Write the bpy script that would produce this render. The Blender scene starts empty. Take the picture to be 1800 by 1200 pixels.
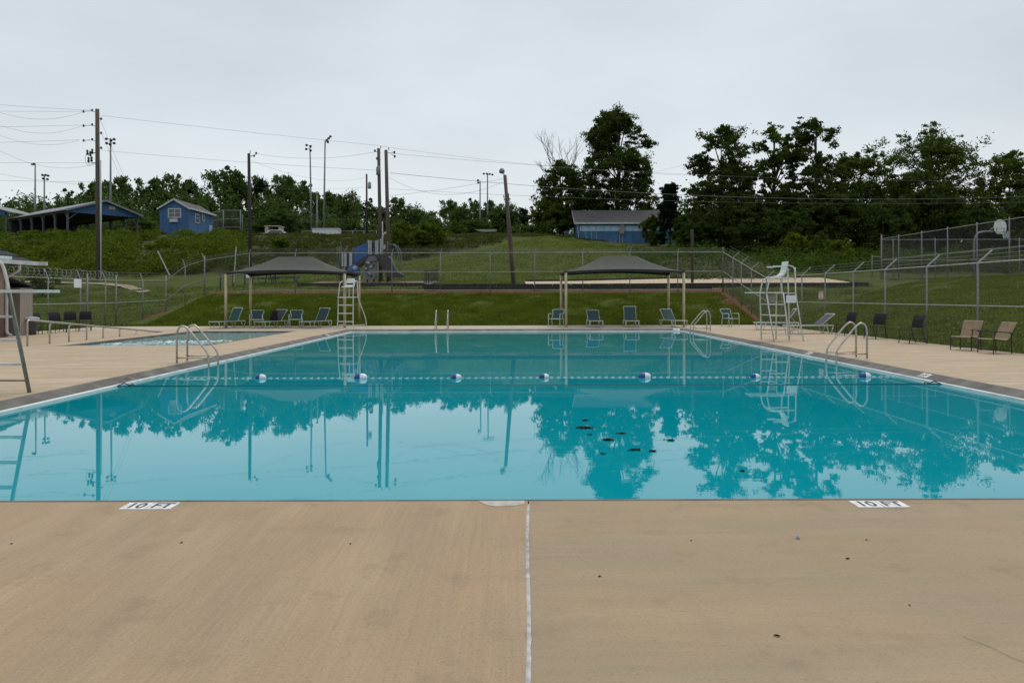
import bpy, math, random
import numpy as np
from mathutils import Vector, Matrix, Quaternion

# ------------------------------------------------------------------ scene, camera, light
sc = bpy.context.scene
COL = sc.collection
R = math.radians
EYE = 1.55                     # camera height above the pool deck
PX, PY, FPX = 895.0, 520.0, 1300.0
ROLL = 0.0025

cam_d = bpy.data.cameras.new("camera")
cam_d.sensor_width = 36.0
cam_d.lens = 26.0
cam_d.shift_x = (900 - PX) / 1800.0
cam_d.shift_y = (PY - 600) / 1800.0
cam_d.clip_start = 0.05
cam_d.clip_end = 3000
cam = bpy.data.objects.new("camera", cam_d)
cam.location = (0, 0, EYE)
cam.rotation_euler = (math.pi / 2, ROLL, 0)
COL.objects.link(cam)
sc.camera = cam

SUN_EL, SUN_AZ = R(58), R(28)
world = bpy.data.worlds.new("World")
sc.world = world
world.use_nodes = True
wn, wl = world.node_tree.nodes, world.node_tree.links
wn.clear()
w_out = wn.new("ShaderNodeOutputWorld")
w_bg = wn.new("ShaderNodeBackground")
w_bg.inputs["Strength"].default_value = 0.1
w_sky = wn.new("ShaderNodeTexSky")
w_sky.sky_type = 'NISHITA'
w_sky.sun_disc = False
w_sky.sun_elevation = SUN_EL
w_sky.sun_rotation = SUN_AZ
w_tc = wn.new("ShaderNodeTexCoord")
w_sep = wn.new("ShaderNodeSeparateXYZ")
w_ramp = wn.new("ShaderNodeValToRGB")
cr = w_ramp.color_ramp
cr.elements[0].position = 0.0
cr.elements[0].color = (0.85, 0.885, 0.90, 1)
cr.elements[1].position = 1.0
cr.elements[1].color = (0.70, 0.745, 0.79, 1)
for pos, c in ((0.10, (0.775, 0.82, 0.845)), (0.22, (0.655, 0.715, 0.755)), (0.42, (0.61, 0.67, 0.725))):
    e = cr.elements.new(pos)
    e.color = (*c, 1)
w_map = wn.new("ShaderNodeMapping")
w_map.inputs["Scale"].default_value = (1.0, 1.0, 2.6)
w_noi = wn.new("ShaderNodeTexNoise")
w_noi.inputs["Scale"].default_value = 2.3
w_noi.inputs["Detail"].default_value = 5.0
w_noi.inputs["Roughness"].default_value = 0.5
w_nr = wn.new("ShaderNodeMapRange")
w_nr.inputs["From Min"].default_value = 0.3
w_nr.inputs["From Max"].default_value = 0.7
w_nr.inputs["To Min"].default_value = 8.9
w_nr.inputs["To Max"].default_value = 10.9
w_mul = wn.new("ShaderNodeVectorMath")
w_mul.operation = 'SCALE'
w_mix = wn.new("ShaderNodeMix")
w_mix.data_type = 'RGBA'
w_mix.inputs[0].default_value = 0.95       # thick cloud layer, a little of the sky above it
wl.new(w_tc.outputs["Generated"], w_sep.inputs[0])
wl.new(w_sep.outputs["Z"], w_ramp.inputs[0])
wl.new(w_tc.outputs["Generated"], w_map.inputs[0])
wl.new(w_map.outputs[0], w_noi.inputs["Vector"])
wl.new(w_noi.outputs["Fac"], w_nr.inputs["Value"])
wl.new(w_ramp.outputs["Color"], w_mul.inputs[0])
wl.new(w_nr.outputs["Result"], w_mul.inputs["Scale"])
wl.new(w_sky.outputs["Color"], w_mix.inputs[6])
wl.new(w_mul.outputs[0], w_mix.inputs[7])
wl.new(w_mix.outputs[2], w_bg.inputs["Color"])
wl.new(w_bg.outputs[0], w_out.inputs["Surface"])

sun_d = bpy.data.lights.new("sun", 'SUN')
sun_d.energy = 1.3
sun_d.angle = R(25)
sun_d.color = (1.0, 0.96, 0.90)
sun = bpy.data.objects.new("sun", sun_d)
sdir = Vector((math.sin(SUN_AZ) * math.cos(SUN_EL), math.cos(SUN_AZ) * math.cos(SUN_EL), math.sin(SUN_EL)))
sun.rotation_euler = (-sdir).to_track_quat('-Z', 'Y').to_euler()
sun.location = (0, 0, 60)
COL.objects.link(sun)

sc.view_settings.view_transform = 'Standard'
sc.view_settings.look = 'None'
sc.view_settings.exposure = 0.10
sc.view_settings.gamma = 1.0
sc.view_settings.use_curve_mapping = False

# ------------------------------------------------------------------ photo pixel -> place
def ray(x, y):
    dx, dz = (x - PX) / FPX, (PY - y) / FPX
    c, s = math.cos(ROLL), math.sin(ROLL)
    return Vector((dx * c + dz * s, 1.0, -dx * s + dz * c))
def at(x, y, Y):
    d = ray(x, y)
    return Vector((d.x * Y, Y, EYE + d.z * Y))
def gnd(x, y, z=0.0):
    d = ray(x, y)
    s = (z - EYE) / d.z
    return Vector((d.x * s, s, z))
def XX(x, Y):
    return (x - PX) / FPX * Y

# ------------------------------------------------------------------ mesh helpers
class MB:
    def __init__(self):
        self.v, self.f = [], []
    def add(self, vs, fs):
        o = len(self.v)
        self.v += [tuple(p) for p in vs]
        self.f += [tuple(i + o for i in f) for f in fs]
        return self
    def box(self, c, s, rz=0.0, rx=0.0, ry=0.0):
        m = Matrix.Translation(Vector(c)) @ Matrix.Rotation(rz, 4, 'Z') @ Matrix.Rotation(ry, 4, 'Y') @ Matrix.Rotation(rx, 4, 'X')
        h = [a / 2 for a in s]
        vs = [m @ Vector((sx * h[0], sy * h[1], sz * h[2])) for sz in (-1, 1) for sx, sy in ((-1, -1), (1, -1), (1, 1), (-1, 1))]
        return self.add(vs, [(3, 2, 1, 0), (4, 5, 6, 7), (0, 1, 5, 4), (1, 2, 6, 5), (2, 3, 7, 6), (3, 0, 4, 7)])
    def bb(self, a, b):
        return self.box([(a[i] + b[i]) / 2 for i in range(3)], [abs(b[i] - a[i]) for i in range(3)])
    def bar(self, a, b, w, t):
        """flat bar from a to b, width w sideways, thickness t"""
        a, b = Vector(a), Vector(b)
        d = (b - a).normalized()
        up = Vector((0, 0, 1)) if abs(d.z) < 0.95 else Vector((0, 1, 0))
        s = d.cross(up).normalized() * (w / 2)
        u = s.cross(d).normalized() * (t / 2)
        vs = [p + i * s + j * u for p in (a, b) for i, j in ((-1, -1), (1, -1), (1, 1), (-1, 1))]
        return self.add(vs, [(3, 2, 1, 0), (4, 5, 6, 7), (0, 1, 5, 4), (1, 2, 6, 5), (2, 3, 7, 6), (3, 0, 4, 7)])
    def tube(self, pts, r, n=8, cap=True):
        pts = [Vector(p) for p in pts]
        rs = r if isinstance(r, (list, tuple)) else [r] * len(pts)
        vs, fs = [], []
        t0 = (pts[1] - pts[0]).normalized()
        ref = Vector((0, 0, 1)) if abs(t0.z) < 0.9 else Vector((1, 0, 0))
        nrm = t0.cross(ref).normalized()
        for i, p in enumerate(pts):
            if i == 0: t = t0
            elif i == len(pts) - 1: t = (pts[i] - pts[i - 1]).normalized()
            else: t = ((pts[i + 1] - p).normalized() + (p - pts[i - 1]).normalized()).normalized()
            nrm = (nrm - t * nrm.dot(t)).normalized()
            bn = t.cross(nrm)
            for k in range(n):
                a = 2 * math.pi * k / n
                vs.append(p + (nrm * math.cos(a) + bn * math.sin(a)) * rs[i])
        for i in range(len(pts) - 1):
            for k in range(n):
                fs.append((i * n + k, i * n + (k + 1) % n, (i + 1) * n + (k + 1) % n, (i + 1) * n + k))
        if cap:
            fs.append(tuple(reversed(range(n))))
            fs.append(tuple(range((len(pts) - 1) * n, len(pts) * n)))
        return self.add(vs, fs)
    def lathe(self, prof, n=16, c=(0, 0, 0), axis='Z'):
        vs, fs = [], []
        for (r, h) in prof:
            for k in range(n):
                a = 2 * math.pi * k / n
                p = (r * math.cos(a), r * math.sin(a), h)
                if axis == 'X': p = (p[2], p[0], p[1])
                if axis == 'Y': p = (p[0], p[2], p[1])
                vs.append((p[0] + c[0], p[1] + c[1], p[2] + c[2]))
        for i in range(len(prof) - 1):
            for k in range(n):
                fs.append((i * n + k, i * n + (k + 1) % n, (i + 1) * n + (k + 1) % n, (i + 1) * n + k))
        fs.append(tuple(reversed(range(n))))
        fs.append(tuple(range((len(prof) - 1) * n, len(prof) * n)))
        return self.add(vs, fs)
    def quad(self, a, b, c, d):
        return self.add([a, b, c, d], [(0, 1, 2, 3)])
    def slab(self, poly, th):
        """closed slab: polygon (3D points), extruded by vector th"""
        n = len(poly)
        th = Vector(th)
        vs = [Vector(p) for p in poly] + [Vector(p) + th for p in poly]
        fs = [tuple(reversed(range(n))), tuple(range(n, 2 * n))] + [(i, (i + 1) % n, n + (i + 1) % n, n + i) for i in range(n)]
        return self.add(vs, fs)
    def build(self, name, mat, parent=None, off=None, smooth=False, kind=None):
        me = bpy.data.meshes.new(name)
        vs = self.v
        if off is not None:
            vs = [(p[0] - off[0], p[1] - off[1], p[2] - off[2]) for p in vs]
        me.from_pydata(vs, [], self.f)
        if smooth:
            me.polygons.foreach_set("use_smooth", [True] * len(me.polygons))
        me.materials.append(mat)
        me.update()
        o = bpy.data.objects.new(name, me)
        COL.objects.link(o)
        o.parent = parent
        if kind: o["kind"] = kind
        return o

def round_path(pts, r, k=5):
    """polyline with its inner corners rounded"""
    pts = [Vector(p) for p in pts]
    out = [pts[0]]
    for i in range(1, len(pts) - 1):
        a, b, c = pts[i - 1], pts[i], pts[i + 1]
        l1 = min(r, (a - b).length * 0.49)
        l2 = min(r, (c - b).length * 0.49)
        p, q = b + (a - b).normalized() * l1, b + (c - b).normalized() * l2
        for j in range(k + 1):
            t = j / k
            out.append(p * (1 - t) ** 2 + b * 2 * t * (1 - t) + q * t * t)
    out.append(pts[-1])
    return out

def tag(o, label=None, cat=None, group=None, kind=None):
    if label: o["label"] = label
    if cat: o["category"] = cat
    if group: o["group"] = group
    if kind: o["kind"] = kind
    return o
def thing(name, label, cat, loc=(0, 0, 0), rz=0.0, group=None):
    o = bpy.data.objects.new(name, None)
    o.empty_display_size = 0.2
    COL.objects.link(o)
    o.location = loc
    o.rotation_euler = (0, 0, rz)
    return tag(o, label, cat, group)
def dup(root, loc, rz, label, scale=None):
    r = root.copy()
    COL.objects.link(r)
    r.location = loc
    r.rotation_euler = (0, 0, rz)
    if scale: r.scale = scale
    r["label"] = label
    for ch in list(root.children):
        c = ch.copy(); COL.objects.link(c); c.parent = r
        for g in list(ch.children):
            d = g.copy(); COL.objects.link(d); d.parent = c
    return r

# ------------------------------------------------------------------ materials
def nmat(name):
    m = bpy.data.materials.new(name)
    m.use_nodes = True
    nt = m.node_tree
    b = nt.nodes["Principled BSDF"]
    return m, nt.nodes, nt.links, b
def pm(name, col, rough=0.6, var=0.12, scale=6.0, bump=0.0, bscale=None, metal=0.0, stretch=(1, 1, 1), col2=None, lo=0.35, hi=0.65, detail=5.0, spec=0.5):
    m, N, L, b = nmat(name)
    tc = N.new("ShaderNodeTexCoord")
    mp = N.new("ShaderNodeMapping")
    mp.inputs["Scale"].default_value = stretch
    no = N.new("ShaderNodeTexNoise")
    no.inputs["Scale"].default_value = scale
    no.inputs["Detail"].default_value = detail
    mr = N.new("ShaderNodeMapRange")
    mr.inputs["From Min"].default_value = lo
    mr.inputs["From Max"].default_value = hi
    mx = N.new("ShaderNodeMix")
    mx.data_type = 'RGBA'
    c2 = col2 or tuple(c * (1 - var) for c in col)
    c1 = col if col2 else tuple(min(1, c * (1 + var * 0.5)) for c in col)
    mx.inputs[6].default_value = (*c1, 1)
    mx.inputs[7].default_value = (*c2, 1)
    L.new(tc.outputs["Object"], mp.inputs[0])
    L.new(mp.outputs[0], no.inputs["Vector"])
    L.new(no.outputs["Fac"], mr.inputs["Value"])
    L.new(mr.outputs["Result"], mx.inputs[0])
    L.new(mx.outputs[2], b.inputs["Base Color"])
    b.inputs["Roughness"].default_value = rough
    b.inputs["Metallic"].default_value = metal
    b.inputs["Specular IOR Level"].default_value = spec
    if bump:
        n2 = N.new("ShaderNodeTexNoise")
        n2.inputs["Scale"].default_value = bscale or scale * 4
        n2.inputs["Detail"].default_value = 6.0
        L.new(mp.outputs[0], n2.inputs["Vector"])
        bp = N.new("ShaderNodeBump")
        bp.inputs["Strength"].default_value = bump
        bp.inputs["Distance"].default_value = 0.02
        L.new(n2.outputs["Fac"], bp.inputs["Height"])
        L.new(bp.outputs[0], b.inputs["Normal"])
    return m

def leaf_mat(name, dark, light, scale=0.7, trans=0.33):
    m, N, L, b = nmat(name)
    out = [n for n in N if n.type == 'OUTPUT_MATERIAL'][0]
    N.remove(b)
    geo = N.new("ShaderNodeNewGeometry")
    no = N.new("ShaderNodeTexNoise")
    no.inputs["Scale"].default_value = scale
    no.inputs["Detail"].default_value = 4.0
    L.new(geo.outputs["Position"], no.inputs["Vector"])
    ad = N.new("ShaderNodeMath"); ad.operation = 'MULTIPLY_ADD'
    ad.inputs[1].default_value = 0.55
    L.new(geo.outputs["Random Per Island"], ad.inputs[0])
    su = N.new("ShaderNodeMapRange")
    su.inputs["From Min"].default_value = 0.3
    su.inputs["From Max"].default_value = 0.7
    su.inputs["To Min"].default_value = 0.0
    su.inputs["To Max"].default_value = 0.6
    L.new(no.outputs["Fac"], su.inputs["Value"])
    L.new(su.outputs["Result"], ad.inputs[2])
    mx = N.new("ShaderNodeMix"); mx.data_type = 'RGBA'
    mx.inputs[6].default_value = (*dark, 1)
    mx.inputs[7].default_value = (*light, 1)
    L.new(ad.outputs[0], mx.inputs[0])
    di = N.new("ShaderNodeBsdfDiffuse")
    tr = N.new("ShaderNodeBsdfTranslucent")
    ms = N.new("ShaderNodeMixShader")
    ms.inputs[0].default_value = trans
    L.new(mx.outputs[2], di.inputs[0]); L.new(mx.outputs[2], tr.inputs[0])
    L.new(di.outputs[0], ms.inputs[1]); L.new(tr.outputs[0], ms.inputs[2])
    L.new(ms.outputs[0], out.inputs[0])
    return m

def concrete_mat(name, base, tint, light, dirt, streak, sdir, streak_amt, speck=0.5, bands=0.45):
    """broomed / weathered concrete. streak: strokes per metre, sdir: direction of the broom strokes"""
    m, N, L, b = nmat(name)
    geo = N.new("ShaderNodeNewGeometry")
    def nz(sc, vec, det=6.0, rough=0.55):
        n = N.new("ShaderNodeTexNoise")
        n.inputs["Scale"].default_value = sc
        n.inputs["Detail"].default_value = det
        n.inputs["Roughness"].default_value = rough
        L.new(vec, n.inputs["Vector"])
        return n.outputs["Fac"]
    def mp(scale, rz=0.0):
        n = N.new("ShaderNodeMapping")
        n.inputs["Scale"].default_value = scale
        n.inputs["Rotation"].default_value = (0, 0, rz)
        L.new(geo.outputs["Position"], n.inputs[0])
        return n.outputs[0]
    def rng(f, a, b_, c=0.0, d=1.0):
        n = N.new("ShaderNodeMapRange")
        for k, v in (("From Min", a), ("From Max", b_), ("To Min", c), ("To Max", d)):
            n.inputs[k].default_value = v
        L.new(f, n.inputs["Value"])
        return n.outputs["Result"]
    def mix(f, a, c):
        n = N.new("ShaderNodeMix"); n.data_type = 'RGBA'
        L.new(f, n.inputs[0])
        for s, i in ((a, 6), (c, 7)):
            if isinstance(s, tuple): n.inputs[i].default_value = (*s, 1)
            else: L.new(s, n.inputs[i])
        return n.outputs[2]
    pos = geo.outputs["Position"]
    Yd = sdir == 'Y'
    def ax(across, along): return (across, along, 1) if Yd else (along, across, 1)
    grey = (base[0] * 0.85, base[1] * 0.91, base[2] * 0.97)
    c = mix(rng(nz(0.55, pos, 5), 0.35, 0.68), base, tint)                        # broad blotches
    c = mix(rng(nz(1.1, mp(ax(1.4, 0.5), 0.12), 7, 0.6), 0.42, 0.62, 0, 0.95), c, grey)   # greyish worn areas
    c = mix(rng(nz(2.0, mp(ax(1.3, 0.22), 0.05), 6, 0.6), 0.50, 0.74, 0, bands), c, light)    # worn bands
    c = mix(rng(nz(1.0, mp(ax(streak, 0.9)), 6, 0.65), 0.44, 0.72, 0, streak_amt), c, dirt)   # broom strokes
    c = mix(rng(nz(1.0, mp(ax(streak * 2.1, 2.2)), 4, 0.6), 0.52, 0.72, 0, streak_amt * 0.8), c, light)
    c = mix(rng(nz(2.3, pos, 9, 0.72), 0.54, 0.76, 0, 0.75), c, dirt)              # stains
    c = mix(rng(nz(48, pos, 5, 0.8), 0.52, 0.70, 0, speck), c, dirt)               # pores and grains
    c = mix(rng(nz(95, pos, 3, 0.7), 0.54, 0.70, 0, speck * 0.8), c, light)
    c = mix(rng(nz(16, pos, 3, 0.6), 0.70, 0.76, 0, 0.5), c, tuple(x * 0.55 for x in dirt))   # scattered dark pits
    L.new(c, b.inputs["Base Color"])
    b.inputs["Roughness"].default_value = 0.88
    b.inputs["Specular IOR Level"].default_value = 0.25
    bp = N.new("ShaderNodeBump")
    bp.inputs["Strength"].default_value = 0.55
    bp.inputs["Distance"].default_value = 0.005
    sm = N.new("ShaderNodeMath"); sm.operation = 'ADD'
    L.new(nz(1.0, mp(ax(streak * 1.6, 3.0)), 4), sm.inputs[0])
    L.new(nz(85, pos, 4, 0.7), sm.inputs[1])
    L.new(sm.outputs[0], bp.inputs["Height"])
    L.new(bp.outputs[0], b.inputs["Normal"])
    return m

def water_mat(name, col, col2, ripple, scale, rough):
    m, N, L, b = nmat(name)
    geo = N.new("ShaderNodeNewGeometry")
    mp = N.new("ShaderNodeMapping")
    mp.inputs["Scale"].default_value = (0.55, 1.0, 1.0)
    L.new(geo.outputs["Position"], mp.inputs[0])
    n0 = N.new("ShaderNodeTexNoise")
    n0.inputs["Scale"].default_value = 0.12
    n0.inputs["Detail"].default_value = 2.0
    L.new(geo.outputs["Position"], n0.inputs["Vector"])
    mx = N.new("ShaderNodeMix"); mx.data_type = 'RGBA'
    mx.inputs[6].default_value = (*col, 1); mx.inputs[7].default_value = (*col2, 1)
    L.new(n0.outputs["Fac"], mx.inputs[0])
    L.new(mx.outputs[2], b.inputs["Base Color"])
    b.inputs["Roughness"].default_value = rough
    b.inputs["IOR"].default_value = 1.333
    n1 = N.new("ShaderNodeTexNoise")
    n1.inputs["Scale"].default_value = scale
    n1.inputs["Detail"].default_value = 3.0
    L.new(mp.outputs[0], n1.inputs["Vector"])
    nb = N.new("ShaderNodeTexNoise")                 # patches of light breeze
    nb.inputs["Scale"].default_value = 0.22
    nb.inputs["Detail"].default_value = 3.0
    L.new(mp.outputs[0], nb.inputs["Vector"])
    mr = N.new("ShaderNodeMapRange")
    mr.inputs["From Min"].default_value = 0.42
    mr.inputs["From Max"].default_value = 0.68
    mr.inputs["To Min"].default_value = 0.25
    mr.inputs["To Max"].default_value = 1.0
    L.new(nb.outputs["Fac"], mr.inputs["Value"])
    mu = N.new("ShaderNodeMath"); mu.operation = 'MULTIPLY'
    mu.inputs[1].default_value = ripple
    L.new(mr.outputs["Result"], mu.inputs[0])
    bp = N.new("ShaderNodeBump")
    bp.inputs["Distance"].default_value = 0.01
    L.new(mu.outputs[0], bp.inputs["Strength"])
    L.new(n1.outputs["Fac"], bp.inputs["Height"])
    L.new(bp.outputs[0], b.inputs["Normal"])
    return m

M = {}
M['slab_broom'] = concrete_mat('broomed tan concrete', (0.412, 0.283, 0.168), (0.362, 0.262, 0.168), (0.50, 0.375, 0.25), (0.225, 0.162, 0.106), 36, 'Y', 0.27, 0.8, 0.5)
M['slab_fine'] = concrete_mat('fine tan concrete', (0.378, 0.276, 0.172), (0.340, 0.248, 0.156), (0.46, 0.35, 0.235), (0.225, 0.163, 0.104), 14, 'X', 0.18, 0.65, 0.3)
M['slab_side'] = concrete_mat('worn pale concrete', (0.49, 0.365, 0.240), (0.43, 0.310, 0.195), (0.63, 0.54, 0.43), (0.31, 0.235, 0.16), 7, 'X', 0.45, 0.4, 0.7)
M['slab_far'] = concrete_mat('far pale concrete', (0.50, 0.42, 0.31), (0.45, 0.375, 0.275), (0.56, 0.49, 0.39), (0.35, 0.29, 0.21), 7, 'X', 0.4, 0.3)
M['coping'] = pm('grey coping', (0.190, 0.178, 0.160), 0.85, scale=2.3, col2=(0.070, 0.064, 0.055), bump=0.6, bscale=40, lo=0.28, hi=0.74, detail=9)
M['lip'] = pm('white gutter lip', (0.75, 0.76, 0.74), 0.45, scale=3, col2=(0.5, 0.51, 0.49), lo=0.45, hi=0.8)
M['water'] = water_mat('pool water', (0.002, 0.282, 0.346), (0.002, 0.300, 0.366), 0.03, 9.0, 0.012)
M['wade'] = water_mat('wading pool water', (0.22, 0.38, 0.38), (0.30, 0.42, 0.41), 0.55, 5.0, 0.1)
M['white_paint'] = pm('white paint', (0.74, 0.74, 0.71), 0.45, scale=8, col2=(0.55, 0.55, 0.51), lo=0.5, hi=0.8)
M['tile_white'] = pm('white tile', (0.76, 0.75, 0.73), 0.5, scale=14, col2=(0.50, 0.46, 0.41), lo=0.45, hi=0.78)
M['ink'] = pm('dark print', (0.045, 0.045, 0.05), 0.6, scale=30, col2=(0.14, 0.135, 0.13), lo=0.5, hi=0.8)
M['caulk'] = pm('white joint sealant', (0.52, 0.51, 0.50), 0.7, scale=14, col2=(0.27, 0.25, 0.24), lo=0.4, hi=0.7)
M['patch'] = pm('pale patching mortar', (0.50, 0.455, 0.41), 0.9, scale=16, col2=(0.30, 0.27, 0.24), bump=0.5, bscale=50, lo=0.42, hi=0.75)
M['steel'] = pm('brushed stainless steel', (0.52, 0.50, 0.46), 0.34, metal=0.75, scale=12, col2=(0.34, 0.31, 0.27), lo=0.4, hi=0.75)
M['galv'] = pm('galvanised steel', (0.24, 0.25, 0.265), 0.55, metal=0.4, scale=10, col2=(0.16, 0.168, 0.175))
M['galv_light'] = pm('pale galvanised rail', (0.34, 0.355, 0.34), 0.55, metal=0.3, scale=10, col2=(0.23, 0.24, 0.23))
M['link'] = pm('chain link wire', (0.085, 0.09, 0.09), 0.6, metal=0.1)
M['stand_white'] = pm('chalky white tube', (0.60, 0.60, 0.56), 0.5, scale=7, col2=(0.44, 0.43, 0.38), lo=0.42, hi=0.75)
M['stand_grey'] = pm('weathered grey tube', (0.235, 0.235, 0.21), 0.5, scale=7, col2=(0.15, 0.145, 0.12))
M['plastic_white'] = pm('white plastic seat', (0.70, 0.71, 0.68), 0.45, scale=6, col2=(0.56, 0.57, 0.53), lo=0.45, hi=0.8)
M['sling_green'] = pm('dark teal sling mesh', (0.040, 0.080, 0.080), 0.8, scale=30, col2=(0.028, 0.055, 0.058))
M['sling_teal'] = pm('green sling mesh', (0.022, 0.095, 0.080), 0.8, scale=30, col2=(0.015, 0.06, 0.055))
M['sling_grey'] = pm('charcoal sling mesh', (0.075, 0.09, 0.095), 0.8, scale=30, col2=(0.05, 0.062, 0.066))
M['sling_tan'] = pm('tan sling mesh', (0.30, 0.215, 0.13), 0.8, scale=7, col2=(0.235, 0.165, 0.10))
M['frame_white'] = pm('pale green white chair frame', (0.56, 0.61, 0.55), 0.45, scale=8, col2=(0.42, 0.46, 0.40))
M['frame_black'] = pm('black metal frame', (0.018, 0.018, 0.019), 0.5)
M['black'] = pm('black cloth', (0.012, 0.012, 0.014), 0.9, scale=20)
M['shade'] = pm('grey shade cloth', (0.080, 0.086, 0.070), 0.95, scale=3, col2=(0.066, 0.071, 0.058), lo=0.3, hi=0.7)
M['shade_hem'] = pm('dark hem', (0.03, 0.031, 0.03), 0.9)
M['post_tan'] = pm('tan painted steel', (0.50, 0.42, 0.27), 0.5, scale=4, col2=(0.38, 0.32, 0.20))
M['wood_pole'] = pm('weathered pole wood', (0.115, 0.092, 0.072), 0.9, scale=3, stretch=(8, 8, 0.4), col2=(0.055, 0.045, 0.038), bump=0.4, bscale=8)
M['wood_dark'] = pm('dark pole wood', (0.045, 0.038, 0.033), 0.9, scale=3, stretch=(8, 8, 0.4), col2=(0.025, 0.022, 0.02))
M['metal_pole'] = pm('grey steel pole', (0.20, 0.215, 0.225), 0.5, metal=0.3, scale=2, col2=(0.15, 0.16, 0.165))
M['conduit'] = pm('pale conduit', (0.46, 0.47, 0.47), 0.5)
M['ceramic'] = pm('dark insulator', (0.025, 0.022, 0.022), 0.3)
M['wire'] = pm('wire', (0.12, 0.13, 0.14), 0.6)
M['blue_wall'] = pm('blue painted siding', (0.045, 0.122, 0.260), 0.75, scale=1.5, stretch=(1, 1, 0.4), col2=(0.030, 0.086, 0.190))
M['blue_block'] = pm('blue painted block', (0.050, 0.145, 0.280), 0.75, scale=1.2, col2=(0.034, 0.108, 0.215))
M['blue_light'] = pm('light blue band', (0.42, 0.58, 0.72), 0.75, scale=2, col2=(0.33, 0.48, 0.62))
M['trim'] = pm('white trim', (0.52, 0.54, 0.56), 0.6, scale=3, col2=(0.40, 0.42, 0.44))
M['shingle'] = pm('grey shingles', (0.105, 0.098, 0.100), 0.95, scale=2.5, stretch=(0.5, 3, 3), col2=(0.068, 0.063, 0.066), bump=0.4, bscale=12)
M['shingle_dark'] = pm('dark shingles', (0.040, 0.042, 0.048), 0.95, scale=4, stretch=(0.6, 3, 3), col2=(0.026, 0.027, 0.032), bump=0.4, bscale=14)
M['tin'] = pm('grey metal roofing', (0.235, 0.245, 0.26), 0.5, metal=0.3, scale=3, col2=(0.18, 0.185, 0.195))
M['timber_blue'] = pm('weathered blue timber', (0.085, 0.105, 0.125), 0.85, scale=3, col2=(0.06, 0.075, 0.09))
M['interior'] = pm('dark timber ceiling', (0.03, 0.03, 0.032), 0.9)  # near-black colour shared by the pavilion ceiling and inner back walls
M['glass'] = pm('dull window glass', (0.10, 0.125, 0.14), 0.15, scale=2, col2=(0.06, 0.075, 0.085))
M['brick'] = pm('pinkish painted brick', (0.37, 0.27, 0.225), 0.9, scale=5, col2=(0.27, 0.19, 0.155), bump=0.3)
M['brick_red'] = pm('dull red brick', (0.145, 0.075, 0.062), 0.9, scale=8, col2=(0.10, 0.052, 0.044), bump=0.3)
M['stucco'] = pm('beige grey panel', (0.30, 0.265, 0.23), 0.9, scale=3, stretch=(3, 3, 0.3), col2=(0.235, 0.205, 0.175))
M['bin'] = pm('dark grey bin', (0.045, 0.047, 0.058), 0.6)
M['bin_lid'] = pm('pale bin lid', (0.40, 0.41, 0.42), 0.6, col2=(0.30, 0.31, 0.32))
M['mulch'] = pm('pale wood mulch', (0.66, 0.53, 0.38), 0.95, scale=9, col2=(0.36, 0.24, 0.15), lo=0.42, hi=0.68, bump=0.9, bscale=25)
M['mulch_red'] = pm('reddish wood mulch', (0.255, 0.150, 0.100), 0.95, scale=9, col2=(0.15, 0.085, 0.06), bump=0.9, bscale=25)
M['edging'] = pm('black border board', (0.016, 0.015, 0.015), 0.8)
M['play_blue'] = pm('blue play plastic', (0.012, 0.085, 0.30), 0.4, scale=3, col2=(0.01, 0.065, 0.23))
M['play_grey'] = pm('grey play plastic', (0.105, 0.112, 0.125), 0.6, scale=8, col2=(0.075, 0.082, 0.098), bump=0.6, bscale=10)
M['play_white'] = pm('pale play plastic', (0.42, 0.44, 0.45), 0.5, col2=(0.33, 0.34, 0.33))
M['play_black'] = pm('dark play plastic', (0.022, 0.02, 0.024), 0.5, scale=4, col2=(0.04, 0.032, 0.034))
M['play_tube'] = pm('blue grey play tube', (0.13, 0.17, 0.21), 0.4)
M['play_teal'] = pm('teal play plastic', (0.03, 0.12, 0.12), 0.5)
M['table_green'] = pm('dark green table', (0.018, 0.04, 0.04), 0.6)
M['rope'] = pm('white rope', (0.62, 0.70, 0.70), 0.7)
M['float_white'] = pm('white float', (0.78, 0.82, 0.84), 0.35, scale=10, col2=(0.66, 0.70, 0.72), lo=0.45, hi=0.8)
M['float_blue'] = pm('blue float', (0.012, 0.055, 0.22), 0.35)
M['cable'] = pm('dark cable', (0.012, 0.03, 0.032), 0.6)
M['leaf_dead'] = pm('wet dead leaves', (0.010, 0.014, 0.008), 0.9, scale=20, col2=(0.028, 0.026, 0.012), spec=0.1)
M['stone'] = pm('pale pebble', (0.42, 0.40, 0.37), 0.8)
M['sign_orange'] = pm('orange print', (0.50, 0.13, 0.04), 0.6)
M['sign_cream'] = pm('cream sign', (0.55, 0.49, 0.40), 0.6)
M['sign_white'] = pm('white sign board', (0.74, 0.77, 0.81), 0.5, scale=6, col2=(0.60, 0.62, 0.66), lo=0.45, hi=0.8)
M['sign_grey'] = pm('grey sign back', (0.29, 0.285, 0.27), 0.6)
M['beige'] = pm('beige metal', (0.42, 0.37, 0.30), 0.6)
M['van_white'] = pm('white body paint', (0.62, 0.64, 0.66), 0.35)
M['tyre'] = pm('tyre', (0.012, 0.012, 0.012), 0.8)
M['bark'] = pm('bark', (0.075, 0.058, 0.045), 0.95, scale=6, stretch=(3, 3, 0.5), col2=(0.04, 0.032, 0.026))
M['bark_pale'] = pm('dead pale wood', (0.21, 0.195, 0.18), 0.95, scale=6, col2=(0.14, 0.13, 0.12))
M['path'] = pm('pale gravel path', (0.36, 0.29, 0.205), 0.95, scale=4, col2=(0.26, 0.21, 0.14))
M['leaf_a'] = leaf_mat('mid green leaves', (0.026, 0.050, 0.010), (0.110, 0.160, 0.030))
M['leaf_b'] = leaf_mat('deep green leaves', (0.018, 0.036, 0.010), (0.082, 0.124, 0.027))
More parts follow.
